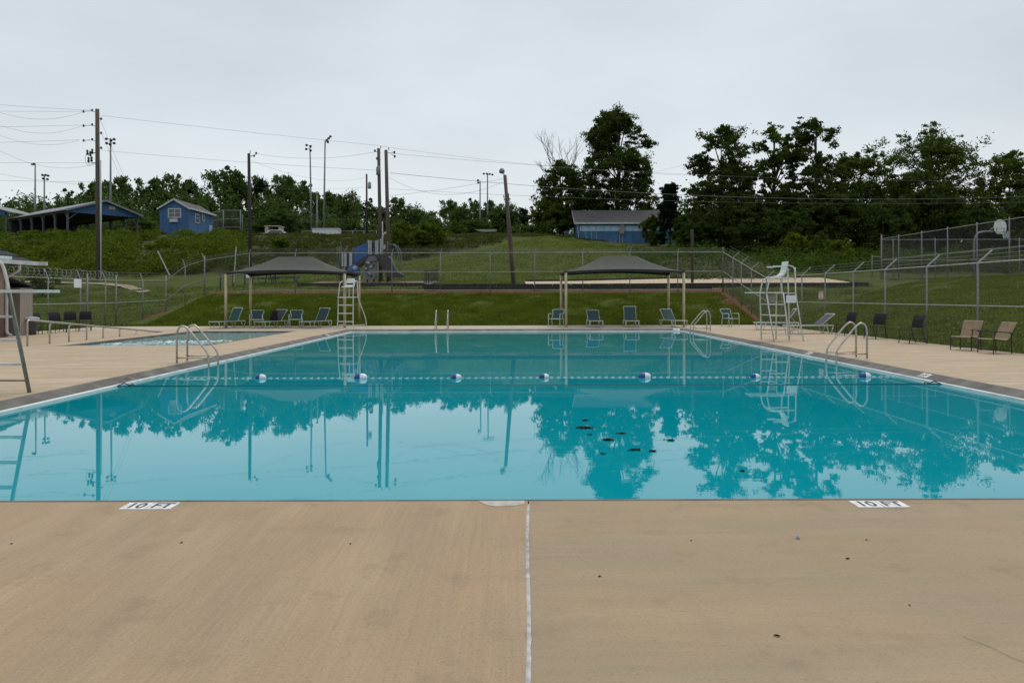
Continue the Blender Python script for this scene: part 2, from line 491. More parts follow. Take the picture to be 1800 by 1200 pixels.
M['leaf_far'] = leaf_mat('far green leaves', (0.034, 0.062, 0.018), (0.112, 0.165, 0.042), 0.12)
M['leaf_dark'] = leaf_mat('pine green leaves', (0.008, 0.016, 0.008), (0.028, 0.045, 0.018), 0.3)
M['leaf_shrub'] = leaf_mat('bright shrub leaves', (0.013, 0.032, 0.005), (0.150, 0.205, 0.024), 1.1)
M['leaf_weed'] = leaf_mat('weed leaves', (0.036, 0.054, 0.012), (0.110, 0.120, 0.035), 0.5)
M['leaf_pale'] = leaf_mat('pale vine leaves', (0.05, 0.07, 0.025), (0.20, 0.23, 0.10), 0.8)
M['grass'] = leaf_mat('grass blades', (0.058, 0.090, 0.008), (0.168, 0.208, 0.026), 0.9, 0.35)

# ------------------------------------------------------------------ the ground: one sheet
DX0, DX1, DYB, DYF = -21.35, 13.45, -6.0, 38.85        # the concrete deck
rngt = np.random.default_rng(5)
def hz(X, Y):
    X = np.asarray(X, float); Y = np.asarray(Y, float)
    cen = np.interp(Y, [38.85, 47, 49, 57, 63, 70, 80, 87, 100, 500], [0.0, 1.9, 2.2, 2.68, 3.6, 5.2, 7.9, 8.75, 9.1, 12])
    rig = np.interp(Y, [38.85, 47, 49, 55, 75, 92, 110, 500], [0.0, 1.9, 2.25, 2.80, 5.9, 8.1, 9.2, 12])
    lef = np.interp(Y, [38, 43, 60, 64, 80, 92, 500], [0, 0.15, 2.95, 3.6, 8.2, 8.9, 12])
    wl_ = np.clip((-18.2 - X) / 3.4, 0, 1); wl_ = wl_ * wl_ * (3 - 2 * wl_)
    wr_ = np.clip((X - 2) / 14, 0, 1); wr_ = wr_ * wr_ * (3 - 2 * wr_)
    z = cen * (1 - wr_) + rig * wr_
    z = z * (1 - wl_) + lef * wl_
    lat = np.interp(X, [13.6, 27, 60, 300], [0.0, 2.6, 2.7, 4.0])
    z = np.where(X > 13.6, np.maximum(z, lat), z)
    return z
def gz(X, Y):
    return float(hz(X, Y))

xs = np.concatenate([[-900, -500, -300, -200, -150, -120], np.arange(-100, -46, 3.0), np.arange(-45, -21.5, 0.9), [-21.35, -21.0], np.arange(-20.4, 13, 0.62), [13.2, 13.45],
                     np.arange(14, 45, 0.9), np.arange(46, 100, 3.5), [120, 150, 200, 300, 500, 900]])
ys = np.concatenate([[-900, -500, -200, -80, -30, -12, -6.0, -5.6], np.arange(0, 36, 2.0), [37, 38.5, 38.85], np.arange(39.3, 75, 0.62), np.arange(75.5, 110, 1.1), np.arange(112, 200, 8), [230, 300, 500, 900, 1400]])
GX, GY = np.meshgrid(xs, ys)
GZ = hz(GX, GY)
wob = 0.05 * np.sin(GX * 1.3 + 0.6 * np.sin(GY * 0.9)) * np.cos(GY * 1.1 + GX * 0.35) + 0.03 * rngt.standard_normal(GX.shape)
onlawn = (GY > 39.0) | (GX < -21.5) | (GX > 13.6) | (GY < -6.2)
GZ = np.where(onlawn, GZ + wob * np.clip((GY - 39) / 3 + (np.abs(GX) > 22), 0.2, 1) - 0.02, GZ - 0.03)
inside = (GX > DX0 + 0.2) & (GX < DX1 - 0.2) & (GY > DYB + 0.3) & (GY < DYF - 0.2)
GZ = np.where(inside, -0.6, GZ)
ny, nx = GX.shape
me = bpy.data.meshes.new("ground")
gv = np.stack([GX, GY, GZ], -1).reshape(-1, 3)
gf = [(j * nx + i, j * nx + i + 1, (j + 1) * nx + i + 1, (j + 1) * nx + i) for j in range(ny - 1) for i in range(nx - 1)]
me.from_pydata(gv.tolist(), [], gf)
me.polygons.foreach_set("use_smooth", [True] * len(me.polygons))
# bare red soil along the fence line and the steep corner; rough unmown ground higher up
def soft(d, w):
    return np.clip(1 - np.abs(d) / w, 0, 1)
dirt = soft(GY - 46.8, 1.1) * ((GX > -20) & (GX < 14)) * 0.85
ta = np.clip(((GX + 19.3) * -1.9 + (GY - 46.9) * -2.1) / (1.9 ** 2 + 2.1 ** 2), 0, 1)
dirt = np.maximum(dirt, soft(np.hypot(GX + 19.3 + 1.9 * ta, GY - 46.9 + 2.1 * ta), 1.7) * 1.3)
dirt = np.maximum(dirt, soft(GX - 13.2, 1.3) * ((GY > 39.5) & (GY < 48)) * 1.0)
dirt = np.maximum(dirt, soft(GY - 68, 6) * soft(GX - 10, 6) * 0.7)
dirt = np.maximum(dirt, 0.35 * (GY > 39.5) * (GY < 46) * (GX > 8) * (GX < 13.4))
wedge = np.where(GX < -20, 61.0, np.interp(GX, [-20, -12, -8, -2, 6, 14, 40], [63, 65, 68, 74, 84, 80, 62]))
weed = np.clip((GY - wedge) / 2.5, 0, 1) * (GY < 140)
weed = np.where(GX > 14, np.clip((GY - 58) / 3, 0, 1), weed)
for nm, arr in (("dirt", dirt), ("weed", weed)):
    a = me.attributes.new(nm, 'FLOAT', 'POINT')
    a.data.foreach_set("value", arr.reshape(-1).astype(np.float32))
gm, N, L, b = nmat('grass and soil')
geo = N.new("ShaderNodeNewGeometry")
def gn(sc, det=6, stretch=None):
    n = N.new("ShaderNodeTexNoise"); n.inputs["Scale"].default_value = sc; n.inputs["Detail"].default_value = det
    src = geo.outputs["Position"]
    if stretch:
        mp = N.new("ShaderNodeMapping"); mp.inputs["Scale"].default_value = stretch
        L.new(src, mp.inputs[0]); src = mp.outputs[0]
    L.new(src, n.inputs["Vector"]); return n.outputs["Fac"]
def gr(f, a, c, lo=0, hi=1):
    n = N.new("ShaderNodeMapRange")
    for k, v in (("From Min", a), ("From Max", c), ("To Min", lo), ("To Max", hi)): n.inputs[k].default_value = v
    L.new(f, n.inputs["Value"]); return n.outputs["Result"]
def gmix(f, a, c):
    n = N.new("ShaderNodeMix"); n.data_type = 'RGBA'; L.new(f, n.inputs[0])
    for s, i in ((a, 6), (c, 7)):
        if isinstance(s, tuple): n.inputs[i].default_value = (*s, 1)
        else: L.new(s, n.inputs[i])
    return n.outputs[2]
def gattr(nm):
    n = N.new("ShaderNodeAttribute"); n.attribute_name = nm; return n.outputs["Fac"]
lawn = gmix(gr(gn(0.5), 0.35, 0.68), (0.062, 0.090, 0.013), (0.092, 0.112, 0.020))
lawn = gmix(gr(gn(1.6, 6, (0.35, 1, 1)), 0.45, 0.72, 0, 0.7), lawn, (0.040, 0.058, 0.009))
lawn = gmix(gr(gn(0.9, 8, (0.6, 1.3, 1)), 0.52, 0.68, 0, 0.5), lawn, (0.098, 0.092, 0.028))
lawn = gmix(gr(gn(14, 3), 0.5, 0.75, 0, 0.6), lawn, (0.095, 0.105, 0.030))
lawn = gmix(gr(gn(30, 2), 0.5, 0.7, 0, 0.7), lawn, (0.022, 0.034, 0.006))
wd = gmix(gr(gn(1.1), 0.35, 0.65), (0.042, 0.056, 0.014), (0.085, 0.085, 0.030))
c = gmix(gattr("weed"), lawn, wd)
soil = gmix(gr(gn(5), 0.35, 0.65), (0.165, 0.082, 0.046), (0.105, 0.052, 0.030))
ad = N.new("ShaderNodeMath"); ad.operation = 'ADD'
L.new(gattr("dirt"), ad.inputs[0]); L.new(gr(gn(2.6, 7), 0.2, 0.8, -0.45, 0.45), ad.inputs[1])
c = gmix(gr(ad.outputs[0], 0.38, 0.62), c, soil)
L.new(c, b.inputs["Base Color"])
b.inputs["Roughness"].default_value = 0.95
b.inputs["Specular IOR Level"].default_value = 0.1
bp = N.new("ShaderNodeBump"); bp.inputs["Strength"].default_value = 0.8; bp.inputs["Distance"].default_value = 0.06
L.new(gn(9, 5), bp.inputs["Height"]); L.new(bp.outputs[0], b.inputs["Normal"])
me.materials.append(gm)
ground = bpy.data.objects.new("ground", me)
COL.objects.link(ground)
tag(ground, kind="structure")

# gravel path up on the left lawn
pb = MB()
pts = [(-52, 61.0), (-40, 59.0), (-31.5, 57.5), (-29.2, 56.3), (-26.2, 53.3)]
for i in range(len(pts) - 1):
    for k in range(6):
        t0, t1 = k / 6, (k + 1) / 6
        a = [pts[i][j] * (1 - t0) + pts[i + 1][j] * t0 for j in (0, 1)]
        c_ = [pts[i][j] * (1 - t1) + pts[i + 1][j] * t1 for j in (0, 1)]
        pb.quad(*[(p[0] + w, p[1] + w * 0.9, gz(p[0] + w, p[1] + w * 0.9) + 0.05) for p, w in ((a, -0.3), (c_, -0.3), (c_, 0.3), (a, 0.3))])
tag(pb.build('path', M['path']), kind='structure')

# ------------------------------------------------------------------ deck slabs, pool, wading pool
PL, PR, PN, PF = -7.62, 8.36, 5.60, 34.75              # pool opening in the deck
WL, WR, WN, WF = -14.35, -9.55, 23.45, 33.35           # wading pool opening
ZW = -0.12
deck = MB()
deck.bb((DX0 + 0.02, DYB + 0.02, -0.19), (PL - 0.02, DYF - 0.02, -0.15))
deck.bb((PR + 0.02, DYB + 0.02, -0.19), (DX1 - 0.02, DYF - 0.02, -0.15))
deck.bb((PL - 0.02, DYB + 0.02, -0.19), (PR + 0.02, PN - 0.02, -0.15))
deck.bb((PL - 0.02, PF + 0.02, -0.19), (PR + 0.02, DYF - 0.02, -0.15))
deck_o = tag(deck.build('pool_deck', pm('joint bed', (0.09, 0.075, 0.06), 0.95)), kind='structure')
xc = [DX0, -17.8, WL, WR, PL, -4.95, 0.125, 5.15, PR, DX1]
def xj(y): return 0.142 - (PN - y) * 0.0273
yc = [DYB, PN, 11.5, 17.4, WN, 28.4, WF, PF, DYF]
for i in range(len(xc) - 1):
    for j in range(len(yc) - 1):
        mx_, my_ = (xc[i] + xc[i + 1]) / 2, (yc[j] + yc[j + 1]) / 2
        if PL < mx_ < PR and PN < my_ < PF: continue
        if WL < mx_ < WR and WN < my_ < WF: continue
        g = 0.005
        z1 = random.Random(i * 31 + j).uniform(-0.002, 0.002)
        def jx(k, y): return xj(y) if (k == 6 and my_ < PN) else xc[k]
        ya_, yb_ = yc[j] + g, yc[j + 1] - g
        s = MB().slab([(jx(i, ya_) + g, ya_, -0.148), (jx(i + 1, ya_) - g, ya_, -0.148), (jx(i + 1, yb_) - g, yb_, -0.148), (jx(i, yb_) + g, yb_, -0.148)], (0, 0, 0.148 + z1))
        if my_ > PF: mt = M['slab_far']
        elif my_ < PN: mt = M['slab_broom'] if mx_ < 0.125 else M['slab_fine']
        else: mt = M['slab_side']
        s.build('concrete_slab', mt, deck_o)

# joint sealant between the two near slabs, thin and wavering
rj = random.Random(3)
js = MB()
n = 90
prev = None
for k in range(n + 1):
    y = -2.0 + (PN - 0.10 + 2.0) * k / n
    w = 0.0085 + 0.003 * rj.random()
    xo = xj(y) + 0.005 * math.sin(y * 2.3) + 0.002 * rj.uniform(-1, 1)
    cur = [(xo - w, y, 0.0015), (xo, y, 0.006), (xo + w, y, 0.0015)]
    if prev:
        js.add(prev + cur, [(0, 1, 4, 3), (1, 2, 5, 4)])
    prev = cur
js.build('joint_sealant', M['caulk'], deck_o)
pt = MB()
prof = [(-0.235, 5.585), (-0.20, 5.52), (-0.16, 5.475), (-0.10, 5.44), (-0.03, 5.45), (0.03, 5.46), (0.085, 5.49), (0.112, 5.50), (0.114, 5.59)]
pt.slab([(x, y, -0.01) for x, y in prof], (0, 0, 0.015))
pt.build('mortar_patch', M['patch'], deck_o)
cr_ = MB()                                              # hairline crack in the right slab
p = Vector((2.05, 3.35, 0.0035)); rk = random.Random(8)
cp = [p.copy()]
for k in range(16):
    p = p + Vector((0.045 + 0.02 * rk.uniform(-1, 1), -0.075 + 0.035 * rk.uniform(-1, 1), 0)); cp.append(p.copy())
for a, c_ in zip(cp, cp[1:]): cr_.bar(a, c_, 0.0018, 0.0006)
cr_.build('crack', pm('crack', (0.12, 0.09, 0.06), 0.95), deck_o)

def ring(mb, o, zo, i, zi):
    """sloped ring between two rectangles (x0,y0,x1,y1)"""
    A = [(o[0], o[1], zo), (o[2], o[1], zo), (o[2], o[3], zo), (o[0], o[3], zo)]
    B = [(i[0], i[1], zi), (i[2], i[1], zi), (i[2], i[3], zi), (i[0], i[3], zi)]
    for k in range(4):
        j = (k + 1) % 4
        mb.quad(A[k], A[j], B[j], B[k])
def inset(rc, d): return (rc[0] + d, rc[1] + d, rc[2] - d, rc[3] - d)
RC = (PL, PN, PR, PF)
cpg = MB()
ring(cpg, inset(RC, -0.004), -0.147, inset(RC, 0.002), -0.004)
ring(cpg, inset(RC, 0.002), -0.004, inset(RC, 0.014), 0.002)
ring(cpg, inset(RC, 0.014), 0.002, inset(RC, 0.055), -0.004)
ring(cpg, inset(RC, 0.055), -0.004, inset(RC, 0.235), -0.085)
ring(cpg, inset(RC, 0.235), -0.085, inset(RC, 0.245), -0.16)
cop_o = tag(cpg.build('pool_coping', M['coping']), kind='structure')
lp = MB()
ring(lp, inset(RC, 0.25), -0.16, inset(RC, 0.255), -0.088)
ring(lp, inset(RC, 0.255), -0.088, inset(RC, 0.30), -0.088)
ring(lp, inset(RC, 0.30), -0.088, inset(RC, 0.31), -0.10)
ring(lp, inset(RC, 0.31), -0.10, inset(RC, 0.31), -0.4)
lp.build('gutter_lip', M['lip'], cop_o)
wt = MB()
wi = inset(RC, 0.308)
nxw, nyw = 8, 12
wt.add([(wi[0] + (wi[2] - wi[0]) * i / nxw, wi[1] + (wi[3] - wi[1]) * j / nyw, ZW) for j in range(nyw + 1) for i in range(nxw + 1)],
       [(j * (nxw + 1) + i, j * (nxw + 1) + i + 1, (j + 1) * (nxw + 1) + i + 1, (j + 1) * (nxw + 1) + i) for j in range(nyw) for i in range(nxw)])
tag(wt.build('pool_water', M['water']), kind='structure')
# wading pool
WC = (WL, WN, WR, WF)
wc = MB()
ring(wc, inset(WC, -0.004), -0.147, inset(WC, 0.003), 0.001)
ring(wc, inset(WC, 0.003), 0.001, inset(WC, 0.16), -0.006)
ring(wc, inset(WC, 0.16), -0.006, inset(WC, 0.17), -0.3)
wco = tag(wc.build('wading_pool_edge', M['coping']), kind='structure')
MB().bb((WL + 0.5, WN + 0.015, -0.02), (WR - 0.2, WN + 0.09, 0.004)).build('edge_stripe', M['white_paint'], wco)
ww = MB(); q = inset(WC, 0.165)
nxw, nyw = 40, 60
rw = random.Random(2)
def wz(x, y):
    d1 = math.exp(-((x + 12.1) ** 2 + (y - 25.9) ** 2) / 0.9) + math.exp(-((x + 13.2) ** 2 + (y - 25.3) ** 2) / 0.3) + math.exp(-((x + 10.9) ** 2 + (y - 26.2) ** 2) / 0.4)
    return -0.075 + (0.008 + 0.03 * d1) * rw.uniform(-1, 1)
ww.add([(q[0] + (q[2] - q[0]) * i / nxw, q[1] + (q[3] - q[1]) * j / nyw, wz(q[0] + (q[2] - q[0]) * i / nxw, q[1] + (q[3] - q[1]) * j / nyw)) for j in range(nyw + 1) for i in range(nxw + 1)],
       [(j * (nxw + 1) + i, j * (nxw + 1) + i + 1, (j + 1) * (nxw + 1) + i + 1, (j + 1) * (nxw + 1) + i) for j in range(nyw) for i in range(nxw)])
tag(ww.build('wading_pool_water', M['wade'], smooth=True), kind='structure')
foam = MB()                                             # splashing water where the bubblers break the surface
for cx, cy, sx, sy, cnt in ((-11.9, 26.3, 1.2, 0.7, 110), (-13.5, 25.3, 0.35, 0.3, 30), (-10.6, 26.6, 0.6, 0.5, 40)):
    for k in range(cnt):
        x, y = rw.gauss(cx, sx * 0.5), rw.gauss(cy, sy * 0.5)
        if not (q[0] + 0.1 < x < q[2] - 0.1 and q[1] + 0.1 < y < q[3] - 0.1): continue
        s = rw.uniform(0.02, 0.06)
        foam.lathe([(s * 0.5, -0.07), (s, -0.05), (s * 0.6, -0.055 + s * rw.uniform(0.2, 0.6))], 5, (x, y, 0.0))
tag(foam.build('splash', pm('white splashing water', (0.62, 0.70, 0.68), 0.25)), 'white splashing water from bubblers in the wading pool', 'splash', kind='stuff')

# ------------------------------------------------------------------ depth markings
def text_mesh(s, size):
    cu = bpy.data.curves.new("text", 'FONT')
    cu.body = s; cu.size = size; cu.align_x = 'CENTER'; cu.align_y = 'CENTER'
    ob = bpy.data.objects.new("text", cu)
    COL.objects.link(ob)
    bpy.context.view_layer.update()
    me_ = bpy.data.meshes.new_from_object(ob.evaluated_get(bpy.context.evaluated_depsgraph_get()))
    bpy.data.objects.remove(ob); bpy.data.curves.remove(cu)
    vs = [tuple(v.co) for v in me_.vertices]; fs = [tuple(p_.vertices) for p_ in me_.polygons]
    bpy.data.meshes.remove(me_)
    return vs, fs
def text_part(s, size, mat, parent, loc, rot=(0, 0, 0), sx=1.0, sy=1.0, bold=0.0):
    ws = s.split(' ')
    if len(ws) > 1:
        for k, w_ in enumerate(ws):
            sh = Matrix.Rotation(rot[2], 3, 'Z') @ Vector(((k - 0.5 * (len(ws) - 1)) * size * 0.95 * sx + (0.12 * size if k == 0 else 0), 0, 0))
            text_part(w_, size, mat, parent, Vector(loc) + sh, rot, sx, sy, bold)
        return
    vs, fs = text_mesh(s, size)
    m = Matrix.LocRotScale(Vector(loc), Matrix.Rotation(rot[2], 3, 'Z').to_quaternion() @ Matrix.Rotation(rot[0], 3, 'X').to_quaternion(), Vector((sx, sy, 1)))
    mb = MB()
    offs = [(0, 0)] if not bold else [(-bold, 0), (bold, 0), (0, bold), (0, -bold)]
    for k, (ox, oy) in enumerate(offs):
        mb.add([m @ Vector((v[0] + ox, v[1] + oy, 0.0002 * k)) for v in vs], fs)
    return mb.build('lettering', mat, parent)
for cx, lab in ((-2.665, 'white tile pair reading 10 FT at the left of the near pool edge'), (2.735, 'white tile pair reading 10 FT at the right of the near pool edge')):
    t = thing('depth_marker', lab, 'depth marker', (cx, 5.475, 0.0), 0, 'depth markers on the near edge')
    for k, s in ((-1, '10'), (1, 'FT')):
        tl = MB().box((k * 0.096, 0, 0.003), (0.185, 0.165, 0.006)).build('tile', M['tile_white'], t)
        text_part(s, 0.175, M['ink'], tl, (k * 0.096, -0.004, 0.0066), sx=0.80, bold=0.005)
def coping_mark(name, lab, X, Y, ang, s, tile, ink):
    t = thing('depth_marker', lab, 'depth marker', (X, Y, 0.0), ang, 'depth markers on the grey coping')
    # local y points away from the reader at the poolside deck; sloped coping: outward drop
    sl = math.atan2(0.081, 0.18)
    if tile:
        MB().box((0, 0.03, -0.040), (0.30, 0.15, 0.004), rx=-sl).build('tile', tile, t)
    text_part(s, 0.15, ink, t, (0, 0.03, -0.0345 if tile else -0.0385), (-sl, 0, 0), bold=0.003)
coping_mark('m', 'dark 5 FT lettering painted on the left coping before the handrail', PL + 0.115, gnd(256, 661).y, R(-90), '5 FT', None, M['ink'])
coping_mark('m', 'white tile reading 5 FT on the right coping beside the nearest handrail', PR - 0.115, gnd(1594, 656).y, R(90), '5 FT', M['tile_white'], M['ink'])
coping_mark('m', 'small white depth tile on the right coping beyond the nearest handrail', PR - 0.115, gnd(1419, 618).y, R(90), '5 FT', M['tile_white'], M['ink'])
coping_mark('m', 'dark depth lettering at the middle of the far coping', XX(908, 34.7), PF - 0.115, R(180), '3 FT', None, M['ink'])
coping_mark('m', 'pale depth tile on the far coping at the right corner', XX(1188, 34.7), PF - 0.115, R(180), '3 FT', M['tile_white'], M['ink'])
coping_mark('m', 'small white depth tile on the left coping near the far corner', PL + 0.115, gnd(586, 587).y, R(-90), '3 FT', M['tile_white'], M['ink'])

# ------------------------------------------------------------------ things in and on the water
LY = gnd(895, 664, ZW).y
lr = thing('lane_rope', 'white twisted rope with blue and white floats strung across the pool', 'rope', (0, LY, ZW))
rp = MB(); rr = random.Random(4)
x = PL + 0.32
pts = []
while x < PR - 0.32:
    pts.append((x, 0.03 * math.sin(x * 0.9), 0.004 + 0.012 * math.sin(x * 45)))
    x += 0.035
for i in range(0, len(pts) - 3, 4):
    rp.tube(pts[i:i + 3], 0.0095, 5)
rp.build('rope', M['rope'], lr, kind='stuff')
MB().tube([(PL + 0.32, 0, -0.004), (PR - 0.32, 0, -0.004)], 0.006, 5).build('core_line', M['rope'], lr)
fl_b = fl_w = None
for px, s in ((457, 0.95), (634, 1.15), (802, 0.9), (956, 0.9), (1133, 1.1), (1326, 0.85), (1520, 1.05)):
    X = XX(px, LY)
    if fl_b is None:
        pr = [(0.012, -0.135), (0.04, -0.13), (0.066, -0.10), (0.082, -0.05), (0.086, 0.0)]
        fl_w = MB().lathe([(r, -h) for r, h in reversed(pr)], 16, axis='X').build('float', M['float_white'], lr, smooth=True)
        fl_b = MB().lathe(pr, 16, axis='X').build('float_half', M['float_blue'], fl_w, smooth=True)
        o = fl_w
    else:
        o = fl_w.copy(); COL.objects.link(o); o.parent = lr
        ob = fl_b.copy(); COL.objects.link(ob); ob.parent = o
    o.location = (X, 0.03 * math.sin(X * 0.9), 0.02)
    o.rotation_euler = (rr.uniform(0, 3), 0, rr.uniform(-0.12, 0.12))
    o.scale = (s * 0.84, s * 0.84, s * 0.84)
CY = gnd(895, 677.5, ZW).y
cbl = thing('pool_cable', 'thin dark cable stretched straight across the pool near the float rope', 'cable', (0, CY, ZW))
MB().tube([(PL + 0.31, 0.0, 0.01), (-4, 0.0, -0.0), (0, 0, 0.0), (4, 0, 0.0), (PR - 0.31, 0.0, 0.01)], 0.009, 5).build('cable', M['cable'], cbl)
for s in (-1, 1):
    X0 = PL + 0.33 if s < 0 else PR - 0.33
    hk = round_path([(X0, 0, 0.02), (X0 - s * 0.12, 0.02, 0.07), (X0 - s * 0.2, 0.0, 0.01), (X0 - s * 0.26, 0.05, 0.05), (X0 - s * 0.3, 0, -0.01)], 0.05)
    MB().tube(hk, 0.011, 5).build('hook', M['cable'], cbl)

# leaf litter floating in small rafts
def litter(px, py, w, d, cnt, lab, seed):
    rg = random.Random(seed)
    c = gnd(px, py, ZW)
    mb = MB()
    for k in range(cnt):
        a, r = rg.uniform(0, 6.28), abs(rg.gauss(0, 0.55))
        x, y = r * math.cos(a) * w / 2, r * math.sin(a) * d / 2
        s = rg.uniform(0.012, 0.028); t = rg.uniform(0, 6.28); zz = rg.uniform(0.002, 0.012)
        u = Vector((math.cos(t), math.sin(t), rg.uniform(-.3, .3))) * s; v_ = Vector((-math.sin(t), math.cos(t), rg.uniform(-.3, .3))) * s * 0.5
        p_ = Vector((x, y, zz))
        mb.slab([p_ - u, p_ - v_, p_ + u, p_ + v_], (0, 0, 0.0015))
    o = mb.build('leaf_raft', M['leaf_dead'], None)
    o.location = c
    tag(o, lab, 'leaf litter', 'rafts of leaf litter floating on the pool', 'stuff')
litter(1027, 752, 0.24, 0.16, 150, 'largest dark raft of wet leaves floating on the pool', 1)
litter(1029, 739, 0.10, 0.07, 40, 'small dark leaf clump floating just beyond the largest raft', 2)
litter(1069, 773, 0.15, 0.11, 90, 'round dark leaf raft to the right of the largest one', 3)
litter(1091, 762, 0.13, 0.05, 35, 'thin line of floating leaves beyond the round raft', 4)
litter(1115, 791, 0.12, 0.08, 55, 'nearest dark leaf clump below the tree reflection', 5)
litter(1148, 793, 0.08, 0.05, 28, 'brownish leaf clump beside the nearest dark clump', 6)
litter(1179, 774, 0.10, 0.08, 45, 'rightmost dark leaf clump of the floating litter', 7)
litter(1305, 828, 0.045, 0.035, 14, 'lone tiny dark leaf floating nearest the right side', 8)
litter(1036, 764, 0.06, 0.03, 14, 'tiny leaf speck just in front of the largest raft', 9)
litter(1060, 798, 0.05, 0.03, 10, 'tiny leaf speck floating near the tree reflection', 10)

# small things lying on the near deck
def chip(px, py, lab, cat, w, l, rz, mat, name, th=0.006, seed=1):
    rg = random.Random(seed)
    n = 9
    poly = [(w / 2 * math.cos(6.283 * k / n) * rg.uniform(0.7, 1.1), l / 2 * math.sin(6.283 * k / n) * rg.uniform(0.7, 1.1), 0) for k in range(n)]
    mb = MB().slab(poly, (0, 0, th * 0.5))
    mb.slab([(x * 0.6, y * 0.6, th * 0.5) for x, y, z in poly], (0, 0, th * 0.5))
    o = mb.build(name, mat)
    p_ = gnd(px, py)
    o.location = (p_.x, p_.y, 0.003)
    o.rotation_euler = (0, 0, rz)
    tag(o, lab, cat)
chip(1402, 946, 'pale pebble on the right slab below the 10 FT tiles', 'pebble', 0.028, 0.024, 0.2, M['stone'], 'pebble', 0.02, 2)
chip(1490, 982, 'dark dry leaf lying right of the pale pebble', 'leaf', 0.028, 0.012, 0.2, M['leaf_dead'], 'fallen_leaf', 0.005, 3)
chip(1366, 1118, 'dark twig like leaf nearest the camera on the right slab', 'leaf', 0.034, 0.009, -0.4, M['leaf_dead'], 'fallen_leaf', 0.006, 4)
chip(1054, 1013, 'small dark leaf on the right slab near the white joint', 'leaf', 0.018, 0.014, 0.0, M['leaf_dead'], 'fallen_leaf', 0.004, 5)
chip(319, 954, 'dark speck of leaf on the left slab under the 10 FT tiles', 'leaf', 0.018, 0.015, 0.4, M['leaf_dead'], 'fallen_leaf', 0.004, 6)
chip(20, 956, 'dark leaf speck at the far left of the left slab', 'leaf', 0.020, 0.012, 0.4, M['leaf_dead'], 'fallen_leaf', 0.004, 7)
chip(616, 956, 'brown leaf speck in the middle of the left slab', 'leaf', 0.016, 0.012, 0.9, M['leaf_dead'], 'fallen_leaf', 0.004, 8)
chip(1215, 950, 'tiny dark leaf left of the pale pebble', 'leaf', 0.014, 0.010, 0.1, M['leaf_dead'], 'fallen_leaf', 0.004, 9)
chip(1523, 949, 'tiny dark leaf close under the right 10 FT tiles', 'leaf', 0.015, 0.010, 0.1, M['leaf_dead'], 'fallen_leaf', 0.004, 11)
chip(1599, 1064, 'tiny black speck of leaf above the hairline crack', 'leaf', 0.010, 0.010, 0.1, M['leaf_dead'], 'fallen_leaf', 0.004, 12)

# ------------------------------------------------------------------ handrails of the pool ladders (local: +x to the pool)
def pool_rail(lab, loc, rz, sep=0.56):
    t = thing('pool_handrail', lab, 'handrail', loc, rz, 'steel handrails of the pool ladders')
    for s in (-1, 1):
        y = s * sep / 2
        pth = round_path([(0, y, -0.03), (0, y, 0.78), (0.13, y, 0.90), (0.27, y, 0.80), (0.70, y, 0.27), (0.74, y, 0.15), (0.74, y, -0.5)], 0.16, 6)
        rl = MB().tube(pth, 0.0225, 10).build('rail', M['steel'], t, smooth=True)
        MB().tube([(0.02, y, 0.13), (0.735, y, 0.13)], 0.015, 8).build('crossbar', M['steel'], rl, smooth=True)
        MB().lathe([(0.055, 0.0), (0.055, 0.008), (0.03, 0.018)], 12, (0, y, 0.003)).build('base_plate', M['steel'], rl)
pool_rail('steel handrail pair on the left side of the pool', (-7.72, 17.45, 0), 0)
pool_rail('steel handrail pair nearest on the right side of the pool', (8.62, 18.1, 0), math.pi)
pool_rail('steel handrail pair at the far right corner of the pool', (8.68, 32.2, 0), math.pi)
pool_rail('upright steel handrail pair at the far end of the pool', (XX(777.5, 35.3), 35.35, 0), -math.pi / 2)

# long railing beside the ramp of the wading pool
rt = thing('ramp_railing', 'long low grey handrail descending beside the wading pool', 'railing', (-15.25, 23.4, 0))
px_posts = [48, 87, 121, 152, 181, 210, 236, 258, 279]
dist = [15.25 * FPX / (PX - p_) for p_ in px_posts]
def railz(Y): return 0.83 - (Y - dist[0]) * 0.092
MB().tube(round_path([(0, dist[0] - 23.4, 0.4), (0, dist[0] - 23.4, railz(dist[0])), (0, dist[-1] - 23.4 + 0.3, railz(dist[-1] + 0.3))], 0.12), 0.032, 8).build('top_rail', M['steel'], rt, smooth=True)
for k, Y in enumerate(dist):
    y = Y - 23.4
    h = railz(Y)
    bend = 0.26
    if k == 0: pth = [(0, y, -0.02), (0, y, h - 0.1)]
    else: pth = round_path([(0, y, -0.02), (0, y, max(0.02, h - 0.02)), (0, y + bend, railz(Y + bend) - 0.01)], 0.2) if h > 0.25 else [(0, y, -0.1), (0, y + bend, h)]
    MB().tube(pth, 0.028, 8).build('post', M['steel'], rt, smooth=True)

